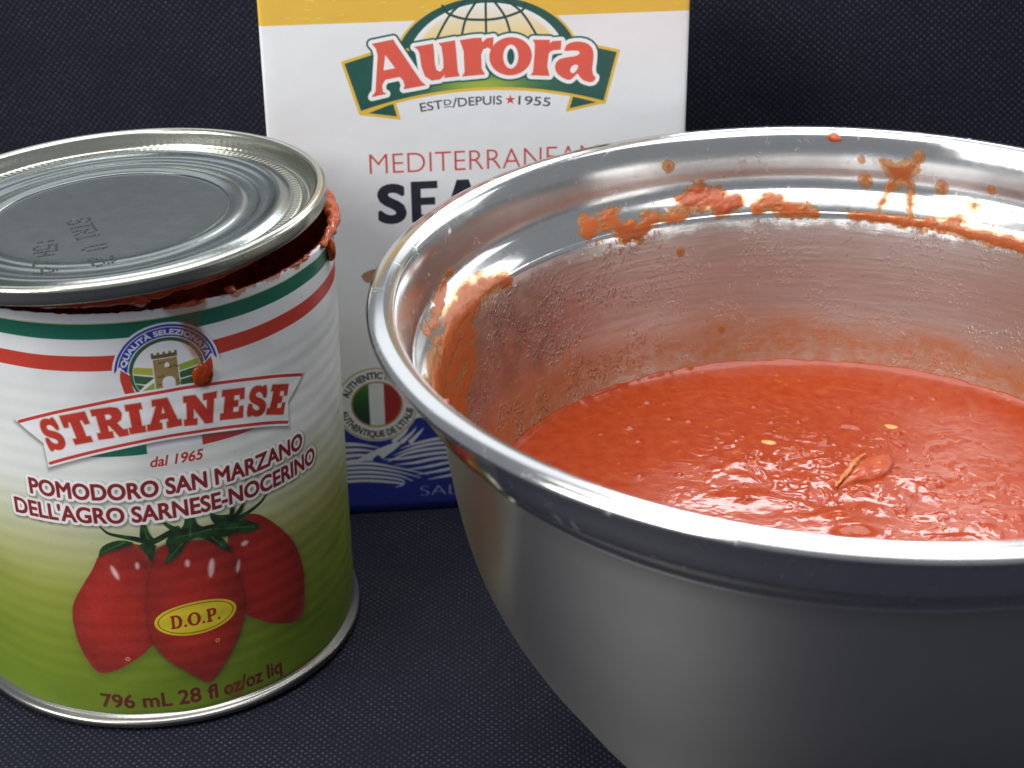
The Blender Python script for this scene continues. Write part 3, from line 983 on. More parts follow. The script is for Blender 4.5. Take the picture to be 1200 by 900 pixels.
def glob(X, Y):
    k = np.clip((Y - 141) / 8, 0, 1)
    return .965 * (1 - k) + .95 * k, .86 * (1 - k) + .95 * k, .60 * (1 - k) + .94 * k


P2.fill([ell(19.3, 15.2)], glob, 0, 1.2)
mers = [[(58.5, 151), (58.38, 148), (58.37, 138)], [(57.0, 151.5), (53.21, 145.69), (51.6, 139)], [(55, 151.8), (49.15, 146.92), (44.6, 139)],
        [(59.8, 151), (63.42, 145.71), (65.3, 139)], [(61.5, 151.5), (67.65, 146.9), (72.5, 139)]]
for mm_ in mers: P2.line(catmull(mm_, 8), .55, rgb(30, 62, 58))
P2.line(catmull([(47.2, 149.3), (47.98, 148.0), (49.15, 146.92), (52.55, 145.72), (56.31, 145.31), (60, 145.3), (63.57, 145.84), (67.43, 147.13), (68.5, 148.2), (68.8, 149.2)], 6), .6, rgb(30, 62, 58))
# ribbon behind the name
P2.fill([[(25, 118), (92, 118), (92, 128), (58, 131), (25, 128)], ], rgb(240, 241, 244))
P2.fill([[(25, 113), (92, 113), (92, 119), (25, 119)]], rgb(240, 241, 244))
arc = lambda u, k: 126.75 - k * (u - 57.3) ** 2
ub = np.linspace(24.7, 89.8, 50)
low = np.stack([ub, arc(ub, .0049)], 1)
for fold in ([(24.9, 121.3), (35.1, 119.7), (33.9, 124.6)], [(89.7, 121.8), (79.6, 119.9), (80.9, 124.5)]):
    P2.fill([fold], YEL, .25); P2.fill([fold], GRN, -.55)
ribbon = np.concatenate([low, [(93.4, 135.7), (86, 137.6), (58, 140), (28, 137.5), (20.7, 135.4)]])


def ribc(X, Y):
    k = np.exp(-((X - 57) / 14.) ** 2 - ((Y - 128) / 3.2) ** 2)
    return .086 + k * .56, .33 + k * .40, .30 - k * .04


P2.fill([ribbon], YEL, .25)
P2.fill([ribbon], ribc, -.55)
LOGO = [
    [smooth([(28.75, 140.0), (34.21, 140.94), (34.85, 139.76), (41.07, 129.57), (42.25, 128.51), (36.48, 127.68), (36.8, 128.67), (36.4, 130.12), (35.56, 131.05), (31.72, 130.39), (30.8, 128.92), (30.97, 127.12), (31.85, 126.61), (28.13, 125.87), (28.44, 126.44), (29.09, 127.2), (30.09, 136.78), (29.73, 138.73)], 0), [(32.0, 137.13), (31.31, 132.83), (34.54, 133.34)]],
    [[(39.64, 138.8), (44.49, 139.45), (44.69, 136.9), (44.78, 134.06), (45.15, 132.44), (46.18, 131.86), (47.08, 132.9), (47.07, 135.39), (46.71, 138.59), (46.04, 139.5), (50.2, 140.11), (50.47, 136.67), (50.71, 132.03), (51.2, 130.58), (47.18, 130.28), (47.5, 131.27), (45.95, 129.9), (43.86, 129.7), (42.16, 130.96), (41.37, 133.49), (40.96, 137.05), (40.48, 138.13)]],
    [[(51.54, 140.08), (55.11, 140.51), (57.1, 140.53), (57.3, 139.2), (58.5, 140.3), (60.24, 140.5), (60.0, 137.1), (58.75, 137.98), (57.5, 137.5), (56.95, 136.2), (56.98, 132.33), (57.85, 130.8), (51.89, 130.47), (52.59, 131.59), (52.48, 137.09)]],
    [circle(64.7, 135.32, 5.55, 48, ry=5.05), circle(64.75, 135.25, 2.05, 40, ry=3.25)],
    [[(70.64, 139.48), (75.0, 139.24), (74.95, 138.2), (75.7, 138.86), (78.07, 138.94), (77.87, 136.64), (76.05, 136.54), (75.17, 136.22), (74.65, 135.5), (74.3, 132.14), (74.9, 129.69), (70.0, 130.06), (70.6, 130.86), (71.08, 135.85), (71.15, 138.33)]],
    [smooth([(79.6, 138.1), (82.35, 138.6), (85.0, 138.0), (86.5, 136.3), (86.6, 133.8), (86.2, 130.94), (86.5, 129.3), (87.4, 128.6), (86.33, 127.3), (84.0, 128.0), (82.9, 129.26), (82.5, 130.2), (81.3, 129.0), (80.3, 128.2), (78.4, 129.0), (76.7, 130.5), (76.4, 132.41), (77.11, 133.8), (79.21, 134.4), (82.2, 134.65), (83.1, 135.4), (82.7, 136.1), (81.31, 136.25), (79.8, 136.2), (78.8, 136.2)], 1),
     smooth([(82.7, 132.3), (81.5, 132.5), (80.5, 131.7), (80.3, 130.5), (81.3, 129.9), (82.4, 131)], 1)]]
for g in LOGO: P2.fill(g, GRN, 1.55)
for g in LOGO: P2.fill(g, rgb(250, 250, 250), 1.1)
for g in LOGO: P2.fill(g, rgb(232, 92, 74), .05)


def est_arc(x, y, u0, u1, hh=2.45):
    uu = u0 + (u1 - u0) * x
    base = 122.55 - .0042 * (uu - 58) ** 2
    sl = -.0084 * (uu - 58)
    return uu - sl * y * hh, base + y * hh


for s_, a, b, hs, dv in (('EST', 40.8, 46.6, 2.45, 0), ('D', 47.0, 48.9, 1.5, .8), ('/', 49.2, 50.5, 2.7, -.1), ('DEPUIS', 50.7, 62.2, 2.45, 0), ('1955', 66.6, 75.0, 2.45, 0)):
    for g in fit_text(s_, 0, 0, 0, 0, fn=lambda x, y: (est_arc(x, y, a, b, hs)[0], est_arc(x, y, a, b, hs)[1] + dv)):
        P2.fill(g, rgb(60, 60, 64), .02)
P2.line([(47.0, 122.35), (48.9, 122.45)], .2, rgb(60, 60, 64))
star = [(64.5 + r_ * math.sin(k * math.pi / 5), 123.6 + r_ * math.cos(k * math.pi / 5)) for k in range(10) for r_ in ((1.35 if k % 2 == 0 else .55),)]
P2.fill([star], rgb(214, 66, 52))
for g in fit_text('MEDITERRANEAN', 26.5, 88.2, 104.6, 110.6): P2.fill(g, rgb(206, 70, 64), -.12)
for g in fit_text('S', 28.9, 35.4, 90.9, 101.6) + fit_text('SALT', 60.5, 95.0, 90.9, 101.6): P2.fill(g, DARK, .62)
EX = lambda P, x0, x1: [np.array([(x0 + (x1 - x0) * x, 90.4 + 11.6 * y) for x, y in l]) for l in P]
P2.fill(EX([[(0, 0), (0, 1), (1, 1), (1, .82), (.36, .82), (.36, .6), (.9, .6), (.9, .42), (.36, .42), (.36, .18), (1, .18), (1, 0)]], 37.4, 44.5), DARK)
P2.fill(EX([[(0, 0), (.36, 1), (.66, 1), (1.02, 0), (.72, 0), (.65, .22), (.37, .22), (.3, 0)], [(.43, .4), (.59, .4), (.51, .72)]], 45.9, 56.6), DARK)
# hidden lower field: a wooden scoop of salt
P2.fill([smooth([(22.6, 75.8), (27, 77.4), (60, 80), (64, 70), (50, 62), (30, 70), (25.5, 73.2), (23.8, 73.3)], 1)], lambda X, Y: (.70 + .05 * fbm(X, Y * 3, 2, 3), .52 + .05 * fbm(X, Y * 3, 2, 3), .40 + 0 * X))
# blue field with white wave lines
hillu = np.linspace(-2, 114, 60)
P2.fill([np.concatenate([np.stack([hillu, 29.5 + 1.4 * np.sin((hillu - 33) * .16)], 1), [(114, -2), (-2, -2)]])], NAVY)
LW = rgb(232, 234, 240)
for k in range(3):
    P2.line(catmull([(30 + 2.4 * k, 23.3 - .3 * k), (33 + 2.2 * k, 25.6), (34.6 + 2 * k, 28.2 - .6 * k)], 6), np.linspace(1.5, .1, 13), LW)
P2.fill([smooth([(37.6, 33.2), (40, 32.6), (43, 30.8), (46, 28), (46, 30), (43, 32.5), (40, 34)], 1)], LW)
for k in range(8):
    v = 23.2 - k * 1.66
    x0 = 31.5 - k * 1.9 if k < 3 else 26.5 + (k - 3) * 3.2
    P2.line(catmull([(x0, v - (2.6 + .5 * k if k < 3 else .4 + .2 * k)), (x0 + 6, v - .9), (max(42, x0 + 13), v + .2), (max(50, x0 + 18), v - .1), (64, v - 1.4), (80, v + .6), (100, v - .6), (114, v)], 6), np.concatenate([np.linspace(.15, 1.0, 8), np.full(35, 1.0)]), LW)
P2.fill([smooth([(18.2, 17.3), (23.5, 20.3), (29.5, 22.6), (33, 23.2), (30, 20.2), (27.5, 18.5), (26.4, 17.3), (25.2, 19.3), (23.3, 17.2), (22, 17.4)], 1)], LW)
for k in range(4):
    P2.line(catmull([(-2, 23.8 - 2.2 * k), (10, 23.0 - 2.2 * k), (17, 22.9 - 1.9 * k), (21.5, 22.3 - 1.6 * k), (25.6 - .6 * k, 21.2 - 1.4 * k)], 6), np.concatenate([np.full(13, 1.25), np.linspace(1.2, .2, 12)]), LW)
for k in range(5):
    v = 16.2 - 1.45 * k
    P2.line(catmull([(-2, v), (12, v + .2), (21.8, v + .15), (29.2 + .6 * k, v - 1.5), (39.6 - 2.4 * k, v - 4.8 + .55 * k)], 6), np.concatenate([np.full(13, .95), np.linspace(.95, .25, 12)]), LW)
for g in fit_text('SALE MARINO', 36.9, 82, 4.3, 7.95): P2.fill(g, rgb(205, 210, 225), -.14)
# seal
SC = (25.5, 35.4)
P2.fill([circle(*SC, 11.7)], rgb(240, 240, 240), .25)
P2.line(np.concatenate([c_ := circle(*SC, 11.45, 90), c_[:1]]), .32, rgb(178, 140, 66))
P2.fill([circle(*SC, 7.35)], rgb(184, 140, 66))
P2.fill([circle(*SC, 6.85)], rgb(236, 236, 236))
ga = np.linspace(0, 1, 30)
xl = -2.15
aL = np.degrees(math.acos(xl / 6.85))
P2.fill([circle(*SC, 6.85, 40, aL, 360 - aL)], lambda X, Y: (.04 + .16 * np.clip((Y - 32) / 9, 0, 1), .24 + .24 * np.clip((Y - 32) / 9, 0, 1), .20 - .06 * np.clip((Y - 32) / 9, 0, 1)))
P2.fill([circle(*SC, 6.85, 40, -(180 - aL) , (180 - aL))], rgb(176, 38, 42))
for g in fit_text('AUTHENTIC ITALIAN', 0, 0, 0, 0, fn=lambda x, y: (SC[0] + (8.15 + 2.2 * y) * np.cos(np.radians(163 - 146 * x)), SC[1] + (8.15 + 2.2 * y) * np.sin(np.radians(163 - 146 * x)))): P2.fill(g, rgb(26, 26, 30), .07)
for g in fit_text("AUTHENTIQUE DE L'ITALIE", 0, 0, 0, 0, fn=lambda x, y: (SC[0] + (10.6 - 2.1 * y) * np.cos(np.radians(190 + 160 * x)), SC[1] + (10.6 - 2.1 * y) * np.sin(np.radians(190 + 160 * x)))): P2.fill(g, rgb(26, 26, 30), .07)
# small scuffs in the coating
for _ in range(14):
    x, y = rng.uniform(3, 55), rng.uniform(146.5, 153)
    P2.line([(x, y), (x + rng.uniform(.6, 2.5), y + rng.uniform(-.3, .3))], [.05, .22], rgb(250, 232, 170), .7)
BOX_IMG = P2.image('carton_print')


def carton_material():
    mt, nt, b = new_mat('printed_carton')
    t = nt.nodes.new('ShaderNodeTexImage'); t.image = BOX_IMG; t.extension = 'EXTEND'; t.interpolation = 'Cubic'
    uv = nt.nodes.new('ShaderNodeTexCoord').outputs['UV']
    nt.links.new(uv, t.inputs['Vector'])
    co = objco(nt)
    g = noise(nt, co, 500., 3., .6)
    nt.links.new(mixc(nt, mth(nt, 'MULTIPLY', g, .07), t.outputs['Color'], (.5, .5, .5, 1)), b.inputs['Base Color'])
    b.inputs['Roughness'].default_value = .38
    nt.links.new(bump(nt, noise(nt, co, 45., 3., .55), .0012, .35), b.inputs['Normal'])
    return mt


M_CARTON = carton_material()
BOX = tag(empty('salt_carton', (BX, BY, 0)), 'tall white salt carton with yellow top band and blue foot, behind can and bowl', 'carton')
BOX.rotation_euler = (-LEAN, 0, YAW)


# front, sides, back as one folded sheet with rounded edges; bulging slightly
def carton_ring(z):
    r = .0009
    pts, us = [], []
    per = [(r, 0), (BW - r, 0), (BW, r), (BW, BD - r), (BW - r, BD), (r, BD), (0, BD - r), (0, r)]
    seq = []
    nf = 40
    for k in range(nf + 1): seq.append((r + (BW - 2 * r) * k / nf, 0.))
    for k in range(1, 4): a = math.pi / 2 * k / 4; seq.append((BW - r + r * math.sin(a), r - r * math.cos(a)))
    seq += [(BW, r + (BD - 2 * r) * k / 6) for k in range(7)]
    for k in range(1, 4): a = math.pi / 2 * k / 4; seq.append((BW - r + r * math.cos(a), BD - r + r * math.sin(a)))
    seq += [(BW - r - (BW - 2 * r) * k / 6, BD) for k in range(7)]
    for k in range(1, 4): a = math.pi / 2 * k / 4; seq.append((r - r * math.sin(a), BD - r + r * math.cos(a)))
    seq += [(0, BD - r - (BD - 2 * r) * k / 6) for k in range(7)]
    for k in range(1, 4): a = math.pi / 2 * k / 4; seq.append((r - r * math.cos(a), r - r * math.sin(a)))
    return seq


ring = carton_ring(0)
nring = len(ring)
verts, uvs, faces = [], [], []
NV = 60
for j in range(NV + 1):
    z = BH * j / NV
    for x, y in ring:
        bul = .0009 * math.sin(math.pi * min(max(x / BW, 0), 1)) * math.sin(math.pi * z / BH)
        verts.append((x, y - bul if y < BD / 2 else y + bul, z))
        # sides of the carton continue the print's own bands
        uu = x if y < .001 else (BW if x > BW / 2 else 0.)
        uvs.append((uu * 1e3 / 112., z * 1e3 / 168.))
for j in range(NV):
    for i in range(nring):
        k = (i + 1) % nring
        faces.append((j * nring + i, j * nring + k, (j + 1) * nring + k, (j + 1) * nring + i))
faces.append(tuple(range(nring - 1, -1, -1)))
mesh_obj('body', verts, faces, M_CARTON, BOX, True, uvs)
# closed top flap with its tuck edge
fv = [(.0006, .0006, BH), (BW - .0006, .0006, BH), (BW - .0006, BD - .0006, BH), (.0006, BD - .0006, BH),
      (.0006, .0006, BH + .0006), (BW - .0006, .0006, BH + .0006), (BW - .0006, BD - .0006, BH + .0006), (.0006, BD - .0006, BH + .0006)]
M_YCARD, nt_, b_ = new_mat('yellow_card')
cc = objco(nt_)
nt_.links.new(mixc(nt_, noise(nt_, cc, 200.), (.80, .50, .06, 1), (.85, .56, .08, 1)), b_.inputs['Base Color'])
b_.inputs['Roughness'].default_value = .4
mesh_obj('top_flap', fv, [(0, 1, 5, 4), (1, 2, 6, 5), (2, 3, 7, 6), (3, 0, 4, 7), (4, 5, 6, 7), (3, 2, 1, 0)], M_YCARD, BOX, False)

# ------------------------------------------------------------------ mixing bowl
BWX, BWY = .072577, .344354
BOWL = tag(empty('mixing_bowl', (BWX, BWY, 0)), 'stainless steel mixing bowl with rolled rim, its inside smeared with sauce', 'bowl')
INNER = [(0, 1.2), (25, 1.2), (38, 2.2), (44, 5), (49.5, 10.5), (57, 19), (64.5, 30), (71, 40), (77, 51), (81.5, 62), (84.6, 75), (87, 90), (88.2, 97), (89.2, 100.2), (91.5, 103), (93.7, 105), (94.6, 107.2), (95.0, 110.4), (95.5, 113.6), (96.2, 116.0), (97.4, 118.4), (99.4, 119.4)]
OUTER = [(99.4, 119.4), (101.2, 119.2), (102.4, 118.7), (103.0, 118.0), (103.05, 117.2), (102.5, 116.7), (101.2, 116.8), (99.2, 116.9), (97.2, 114.8), (96.2, 111.0), (95.7, 107.4), (94.8, 105.2), (92.8, 103.4), (91.0, 101.9),
         (90.0, 99.6), (88.9, 96), (87.9, 90), (85.5, 75), (82.4, 62), (77.9, 50.6), (71.9, 39.4), (65.4, 29.4), (57.9, 18.3), (50.4, 9.9), (45, 4.2), (39, 1.0), (30, .2), (0, .2)]
PI_ = catmull(INNER, 8) / 1e3
PO_ = catmull(OUTER, 8) / 1e3
K_IN = 13 * 8      # crease below the neck on the inside
K_OUT = 14 * 8     # crease on the outside


def inner_steel():
    """polished inside: bare steel above, sauce film, streaks and beads where the sauce was stirred"""
    mt, nt, b = new_mat('steel_with_sauce_film')
    co = objco(nt)
    s = nt.nodes.new('ShaderNodeSeparateXYZ'); nt.links.new(co, s.inputs[0])
    X, Y, Z = s.outputs
    th_ = mth(nt, 'ARCTAN2', X, Y)
    cb = nt.nodes.new('ShaderNodeCombineXYZ')
    nt.links.new(mth(nt, 'MULTIPLY', th_, .085), cb.inputs[0]); nt.links.new(Z, cb.inputs[1])
    wall = cb.outputs[0]
    sw = nt.nodes.new('ShaderNodeMapping'); nt.links.new(wall, sw.inputs[0])
    sw.inputs['Rotation'].default_value = (0, 0, math.radians(7)); sw.inputs['Scale'].default_value = (.05, 1., 1.)
    streak = noise(nt, sw.outputs[0], 900., 4., .65)
    streak2 = noise(nt, sw.outputs[0], 3000., 2., .6)
    edge = noise(nt, wall, 130., 4., .6)
    # pale pink film over the whole stirred wall
    zf = mth(nt, 'ADD', Z, mth(nt, 'MULTIPLY', mth(nt, 'SUBTRACT', edge, .5), .010))
    film = mth(nt, 'SUBTRACT', 1., sstep(nt, zf, .0955, .0985))
    fs = mth(nt, 'MULTIPLY', film, mth(nt, 'MULTIPLY_ADD', sstep(nt, streak, .35, .7), .26, .46))
    # orange band just over the sauce, uneven
    zb = mth(nt, 'ADD', Z, mth(nt, 'MULTIPLY', mth(nt, 'SUBTRACT', noise(nt, wall, 60., 5., .6), .5), .022))
    band = mth(nt, 'SUBTRACT', 1., sstep(nt, zb, .0675, .0785))
    band = mth(nt, 'MULTIPLY', band, mth(nt, 'MULTIPLY_ADD', sstep(nt, noise(nt, wall, 240., 4., .6), .25, .7), .22, .72))
    # left side of the bowl carries a thicker brown film
    left = mth(nt, 'MULTIPLY', sstep(nt, mth(nt, 'MULTIPLY', th_, -1.), .25, 1.0), film)
    left = mth(nt, 'MULTIPLY', left, mth(nt, 'MULTIPLY_ADD', sstep(nt, edge, .35, .65), .22, .62))
    cover = mth(nt, 'MAXIMUM', mth(nt, 'MAXIMUM', fs, band), left, clamp=True)
    colf = mixc(nt, left, (.215, .140, .115, 1), (.125, .058, .040, 1))
    colf = mixc(nt, band, colf, (.34, .098, .024, 1))
    colf = mixc(nt, mth(nt, 'MULTIPLY', sstep(nt, streak2, .55, .72), .35), colf, (.50, .38, .33, 1))
    # beads of liquid
    vor = nt.nodes.new('ShaderNodeTexVoronoi'); vor.inputs['Scale'].default_value = 900.
    vor.inputs['Randomness'].default_value = 1.
    vm = nt.nodes.new('ShaderNodeMapping'); nt.links.new(wall, vm.inputs[0]); vm.inputs['Scale'].default_value = (1.7, .9, 1.)
    vj = nt.nodes.new('ShaderNodeTexNoise'); vj.inputs['Scale'].default_value = 700.; nt.links.new(wall, vj.inputs['Vector'])
    vd = nt.nodes.new('ShaderNodeVectorMath'); vd.operation = 'MULTIPLY_ADD'
    nt.links.new(vj.outputs['Color'], vd.inputs[0]); vd.inputs[1].default_value = (.0016, .0016, 0); nt.links.new(vm.outputs[0], vd.inputs[2])
    nt.links.new(vd.outputs[0], vor.inputs['Vector'])
    bz = mth(nt, 'MULTIPLY', mth(nt, 'SUBTRACT', 1., sstep(nt, zf, .0965, .100)), sstep(nt, noise(nt, wall, 75., 3., .6), .44, .60))
    bz = mth(nt, 'MULTIPLY', bz, mth(nt, 'MULTIPLY_ADD', sstep(nt, mth(nt, 'MULTIPLY', th_, -1.), .3, .9), .85, .15))
    bead = mth(nt, 'MULTIPLY', mth(nt, 'SUBTRACT', 1., sstep(nt, vor.outputs['Distance'], .08, .5)), bz)
    b.inputs['Metallic'].default_value = 1.
    b.inputs['Base Color'].default_value = (.70, .68, .67, 1)
    nt.links.new(mth(nt, 'MULTIPLY_ADD', film, .17, .13), b.inputs['Roughness'])
    n0 = bump(nt, streak, .00012, .35)
    n1 = bump(nt, bead, .0006, .65, n0)
    nt.links.new(n1, b.inputs['Normal'])
    f = nt.nodes.new('ShaderNodeBsdfPrincipled')
    nt.links.new(colf, f.inputs['Base Color'])
    f.inputs['Roughness'].default_value = .24
    nt.links.new(n1, f.inputs['Normal'])
    ms = nt.nodes.new('ShaderNodeMixShader')
    nt.links.new(cover, ms.inputs[0]); nt.links.new(b.outputs[0], ms.inputs[1]); nt.links.new(f.outputs[0], ms.inputs[2])
    nt.links.new(ms.outputs[0], nt.nodes['Material Output'].inputs['Surface'])
    return mt


M_INNER = inner_steel()
n_in = K_IN + 1
body = np.concatenate([PO_[K_OUT:][::-1], PI_[:n_in][::-1]])
# outer wall from the base up, then down the inside wall
n_out = len(PO_) - K_OUT
mo = [0] * n_out + [1] * (n_in - 1)
lathe('body', body, [M_STEEL_OUT, M_INNER], BOWL, 256, mo)
rim = np.concatenate([PI_[K_IN:], PO_[1:K_OUT + 1]])
lathe('rim', rim[::-1], M_STEEL, BOWL, 320)

# arc length along the inside wall
sarc = np.concatenate([[0], np.cumsum(np.hypot(*np.diff(PI_, axis=0).T))]) * 1e3
PT = np.gradient(PI_, axis=0); PT /= np.hypot(*PT.T)[:, None]


def wall_pt(thd, s, off):
    """bowl-local point: angle from the back (deg), arc length (mm), height over the steel (mm)"""
    r = np.interp(s, sarc, PI_[:, 0]); z = np.interp(s, sarc, PI_[:, 1])
    tr, tz = np.interp(s, sarc, PT[:, 0]), np.interp(s, sarc, PT[:, 1])
    nr_, nz_ = -tz, tr
    r, z = r + nr_ * off * 1e-3, z + nz_ * off * 1e-3
    a = np.radians(thd)
    return np.stack([np.sin(a) * r, np.cos(a) * r, z], -1)


def smear(name, blobs, thick, mat, seed, rough=.55, step=.32, scale=2.2, ax=1.5, label=None, dens=1.):
    """sauce dragged over the wall: union of discs (angle deg, arc mm, radius mm) broken up by noise"""
    chains = blobs if isinstance(blobs[0], list) else [blobs]
    chains = [c if len(c) > 1 else c + [(c[0][0] + .05, c[0][1], c[0][2])] for c in chains]
    B = np.concatenate([np.array(c, float) for c in chains])
    mm = 1.62                                                       # mm per degree on the wall
    x0, x1 = B[:, 0].min() * mm - B[:, 2].max() - 1, B[:, 0].max() * mm + B[:, 2].max() + 1
    y0, y1 = B[:, 1].min() - B[:, 2].max() - 1, min(B[:, 1].max() + B[:, 2].max() + 1, sarc[-1])
    gx, gy = np.arange(x0, x1, step), np.arange(y0, y1, step)
    X, Y = np.meshgrid(gx, gy)
    Fd = np.full(X.shape, -9.)
    for c in chains:
        for (a0, s0, r0), (a1, s1, r1) in zip(c[:-1], c[1:]):
            dx, dy = (a1 - a0) * mm, s1 - s0
            q = np.clip(((X - a0 * mm) * dx + (Y - s0) * dy) / (dx * dx + dy * dy + 1e-9), 0, 1)
            Fd = np.maximum(Fd, 1 - np.hypot(X - a0 * mm - q * dx, Y - s0 - q * dy) / ((r0 + (r1 - r0) * q) * 1.15))
    Fd = Fd + rough * .75 * fbm(X / (scale * .9 * ax), Y / (scale * .9), seed, 5, .62) * np.clip(Fd + 1.2, 0, 1)
    q = np.clip(Fd / .75, 0, 1); q = q * q * (3 - 2 * q)
    t = np.where(Fd > 0, 0.03 + .42 * thick * q * (.75 + .35 * (fbm(X / 1.6, Y / 1.6, seed + 5, 3) * .5 + .5)), -.10)
    P = wall_pt(X / mm, Y, t)
    nx, ny = len(gx), len(gy)
    idx = -np.ones(nx * ny, int)
    keep = np.zeros((ny - 1, nx - 1), bool)
    M = Fd > 0
    keep |= M[:-1, :-1] | M[1:, :-1] | M[:-1, 1:] | M[1:, 1:]
    faces = []
    for j, i in zip(*np.nonzero(keep)):
        faces.append((j * nx + i, j * nx + i + 1, (j + 1) * nx + i + 1, (j + 1) * nx + i))
    if not faces: return None
    F_ = np.array(faces)
    used = np.unique(F_)
    idx[used] = np.arange(len(used))
    o = mesh_obj(name, P.reshape(-1, 3)[used], idx[F_], mat, BOWL)
    at = o.data.attributes.new('film', 'FLOAT', 'POINT')
    at.data.foreach_set('value', np.clip(Fd / .8 * dens, 0, 1).reshape(-1)[used].astype(np.float32))
    if label: o['label'] = label
    return o


smear('sauce_smear', [(-56, 151.4, 2.0), (-58, 152.4, 2.6), (-61, 153.4, 3.0), (-64.5, 153.8, 3.4), (-68, 152.8, 3.6), (-72, 151.8, 4.0), (-76, 151.0, 4.2), (-81, 149.8, 4.4), (-86, 149.4, 4.4), (-92, 150.5, 4.4), (-99, 152, 4)], .9, M_FSM, 11, .38, ax=3.2, label='thick orange smear under the left side of the rim')
smear('sauce_smear', [(-70, 146.5, 4), (-76, 144, 6), (-83, 142, 7), (-90, 141, 7), (-98, 143, 7), (-78, 136, 4), (-88, 133, 5), (-70, 140, 3)], .22, M_FSM, 14, .6, ax=3.0)
smear('sauce_smear', [(-69, 160, 1.1), (-72, 158.6, 1.2), (-75, 158, .9), (-66, 161.5, .8), (-78, 156.6, 1.3), (-82, 157.5, 1.6)], .4, M_FSM, 12, .7, .25)
smear('sauce_smear', [(-35.4, 158.6, 1.4), (-36, 154, 2.4), (-33.6, 156.6, 2.2), (-30.4, 156.0, 2.6), (-29, 152.5, 2.8), (-27, 150.6, 1.8), (-24.7, 153.8, 2.0), (-21.7, 153.6, 2.0), (-19, 154.5, 2.2)], .55, M_FSM, 15, .65, .28, label='broken orange smear left of the back of the bowl')
smear('sauce_smear', [(-17, 156.8, 3.2), (-14.6, 158.2, 3.6), (-12.2, 158.2, 2.8), (-11.6, 154.6, 3), (-9, 156.4, 2.4)], 1.6, M_FRED, 16, .35, .28, label='thick red clot high on the back wall')
smear('sauce_smear', [(-6, 153.8, 1.8), (-4.5, 154.6, 2.4), (-2.4, 154.8, 2.4), (.4, 153.2, 2), (2.6, 152.8, 1.8), (4.4, 151.8, 1.4)], 1.0, M_FSM, 17, .5, .28)
smear('sauce_smear', [(10, 152.4, 1.2), (13, 151.9, 1.3), (16.5, 151.7, 1.4), (21.4, 151.5, 1.5), (22.5, 152.0, 2.2), (24.6, 151.6, 2.2), (27.2, 152.4, 2.4), (29.5, 151.0, 2), (33.2, 151.0, 1.9), (36, 150.8, 1.9), (39, 150.6, 1.9), (43, 150.5, 2)], .7, M_FSM, 18, .5, .28, label='orange line of sauce along the step of the back wall, to the right')
smear('sauce_smear', [[(14.4, 166.6, 1.2), (16.0, 165.0, 2.0), (17.7, 165.2, 2.2), (19.3, 166.4, 1.6)], [(16.6, 165, 2.2), (17.4, 162.6, 2.2)], [(16.8, 163, 1.6), (15.9, 160.6, 1.1), (15.2, 157.8, .9), (14.6, 154.6, 1.1)], [(18.0, 163.4, 2.0), (18.9, 161.4, 1.3), (19.1, 158.0, 1.0), (19.5, 155.0, 1.1), (19.8, 152.6, 1.4)]], .4, M_FSM, 19, .45, .24, label='splash running down from the neck of the bowl in two legs', dens=.6)
for k, (a, s, r, t) in enumerate(((11, 167.2, .95, .5), (11.9, 161.8, 1.7, .8), (23.7, 162.0, 1.6, .8), (29.2, 158.8, 1.7, .7), (19.6, 169.2, 1.5, .9), (31.3, 163.5, 1.1, .3), (-19.3, 144.1, 1.2, .6), (-12, 122, 1.1, .4), (-19.7, 167.2, 1.5, .6))):
    smear('sauce_drop', [(a, s, r), (a + .1, s - r * .35, r * .9)], t, M_FSM, 60 + k, .12, .16, dens=.5)


def rim_lump(a, r, rx, ry, rz, mat, seed, name='sauce_drop', z=.1184):
    a = math.radians(a)
    return lump(name, (math.sin(a) * r, math.cos(a) * r, z), rx, ry, rz, mat, BOWL, seed, .22, axes=[(math.cos(a), -math.sin(a), 0), (math.sin(a), math.cos(a), 0), (0, 0, 1)])


rim_lump(6.6, .0975, .0022, .0022, .0012, M_SMEAR, 81, 'sauce_clot', .1176)
rim_lump(16.0, .0993, .0011, .0012, .0005, M_SMEAR, 82)
rim_lump(20.6, .1022, .0006, .0008, .0004, M_SMEAR, 83, z=.1178)
rim_lump(-118.8, .0985, .0015, .0019, .0006, M_SMEAR, 84, z=.1181)
rim_lump(-67.1, .1000, .0006, .0009, .0004, M_SMEAR, 85)

# tiny spatter past counting, one part
verts, faces = [], []
for k in range(200):
    if k < 80: a, s = rng.uniform(-40, 45), 150 + abs(rng.normal(0, 5))
    elif k < 160: a, s = rng.uniform(-100, -45), 146 + rng.normal(0, 9)
    else: a, s = rng.uniform(-60, 45), rng.uniform(115, 148)
    s = min(s, 170)
    r = rng.uniform(.12, .38)
    base = len(verts)
    for h_, rr in ((-.05, 1.), (.45, .75), (.75, .0)):
        n_ = 6 if rr > 0 else 1
        for t in range(n_):
            ang = 2 * math.pi * t / 6
            verts.append(tuple(wall_pt(np.array(a + rr * r * math.cos(ang) / 1.62), np.array(s + rr * r * 1.4 * math.sin(ang)), np.array(h_ * r))))
    for t in range(6):
        u_ = (t + 1) % 6
        faces.append((base + t, base + u_, base + 6 + u_, base + 6 + t)); faces.append((base + 6 + t, base + 6 + u_, base + 12))
tag(mesh_obj('sauce_spatter', verts, faces, M_FSM, BOWL), kind='stuff')

# ------------------------------------------------------------------ the sauce
SZ = .0602


BUBBLES = [(rng.uniform(-52, 48), rng.uniform(-4, 62), rng.uniform(.5, 1.1)) for _ in range(34)] + [(-13 + rng.uniform(-7, 7), 28 + rng.uniform(-3, 3), rng.uniform(.5, 1.0)) for _ in range(9)]


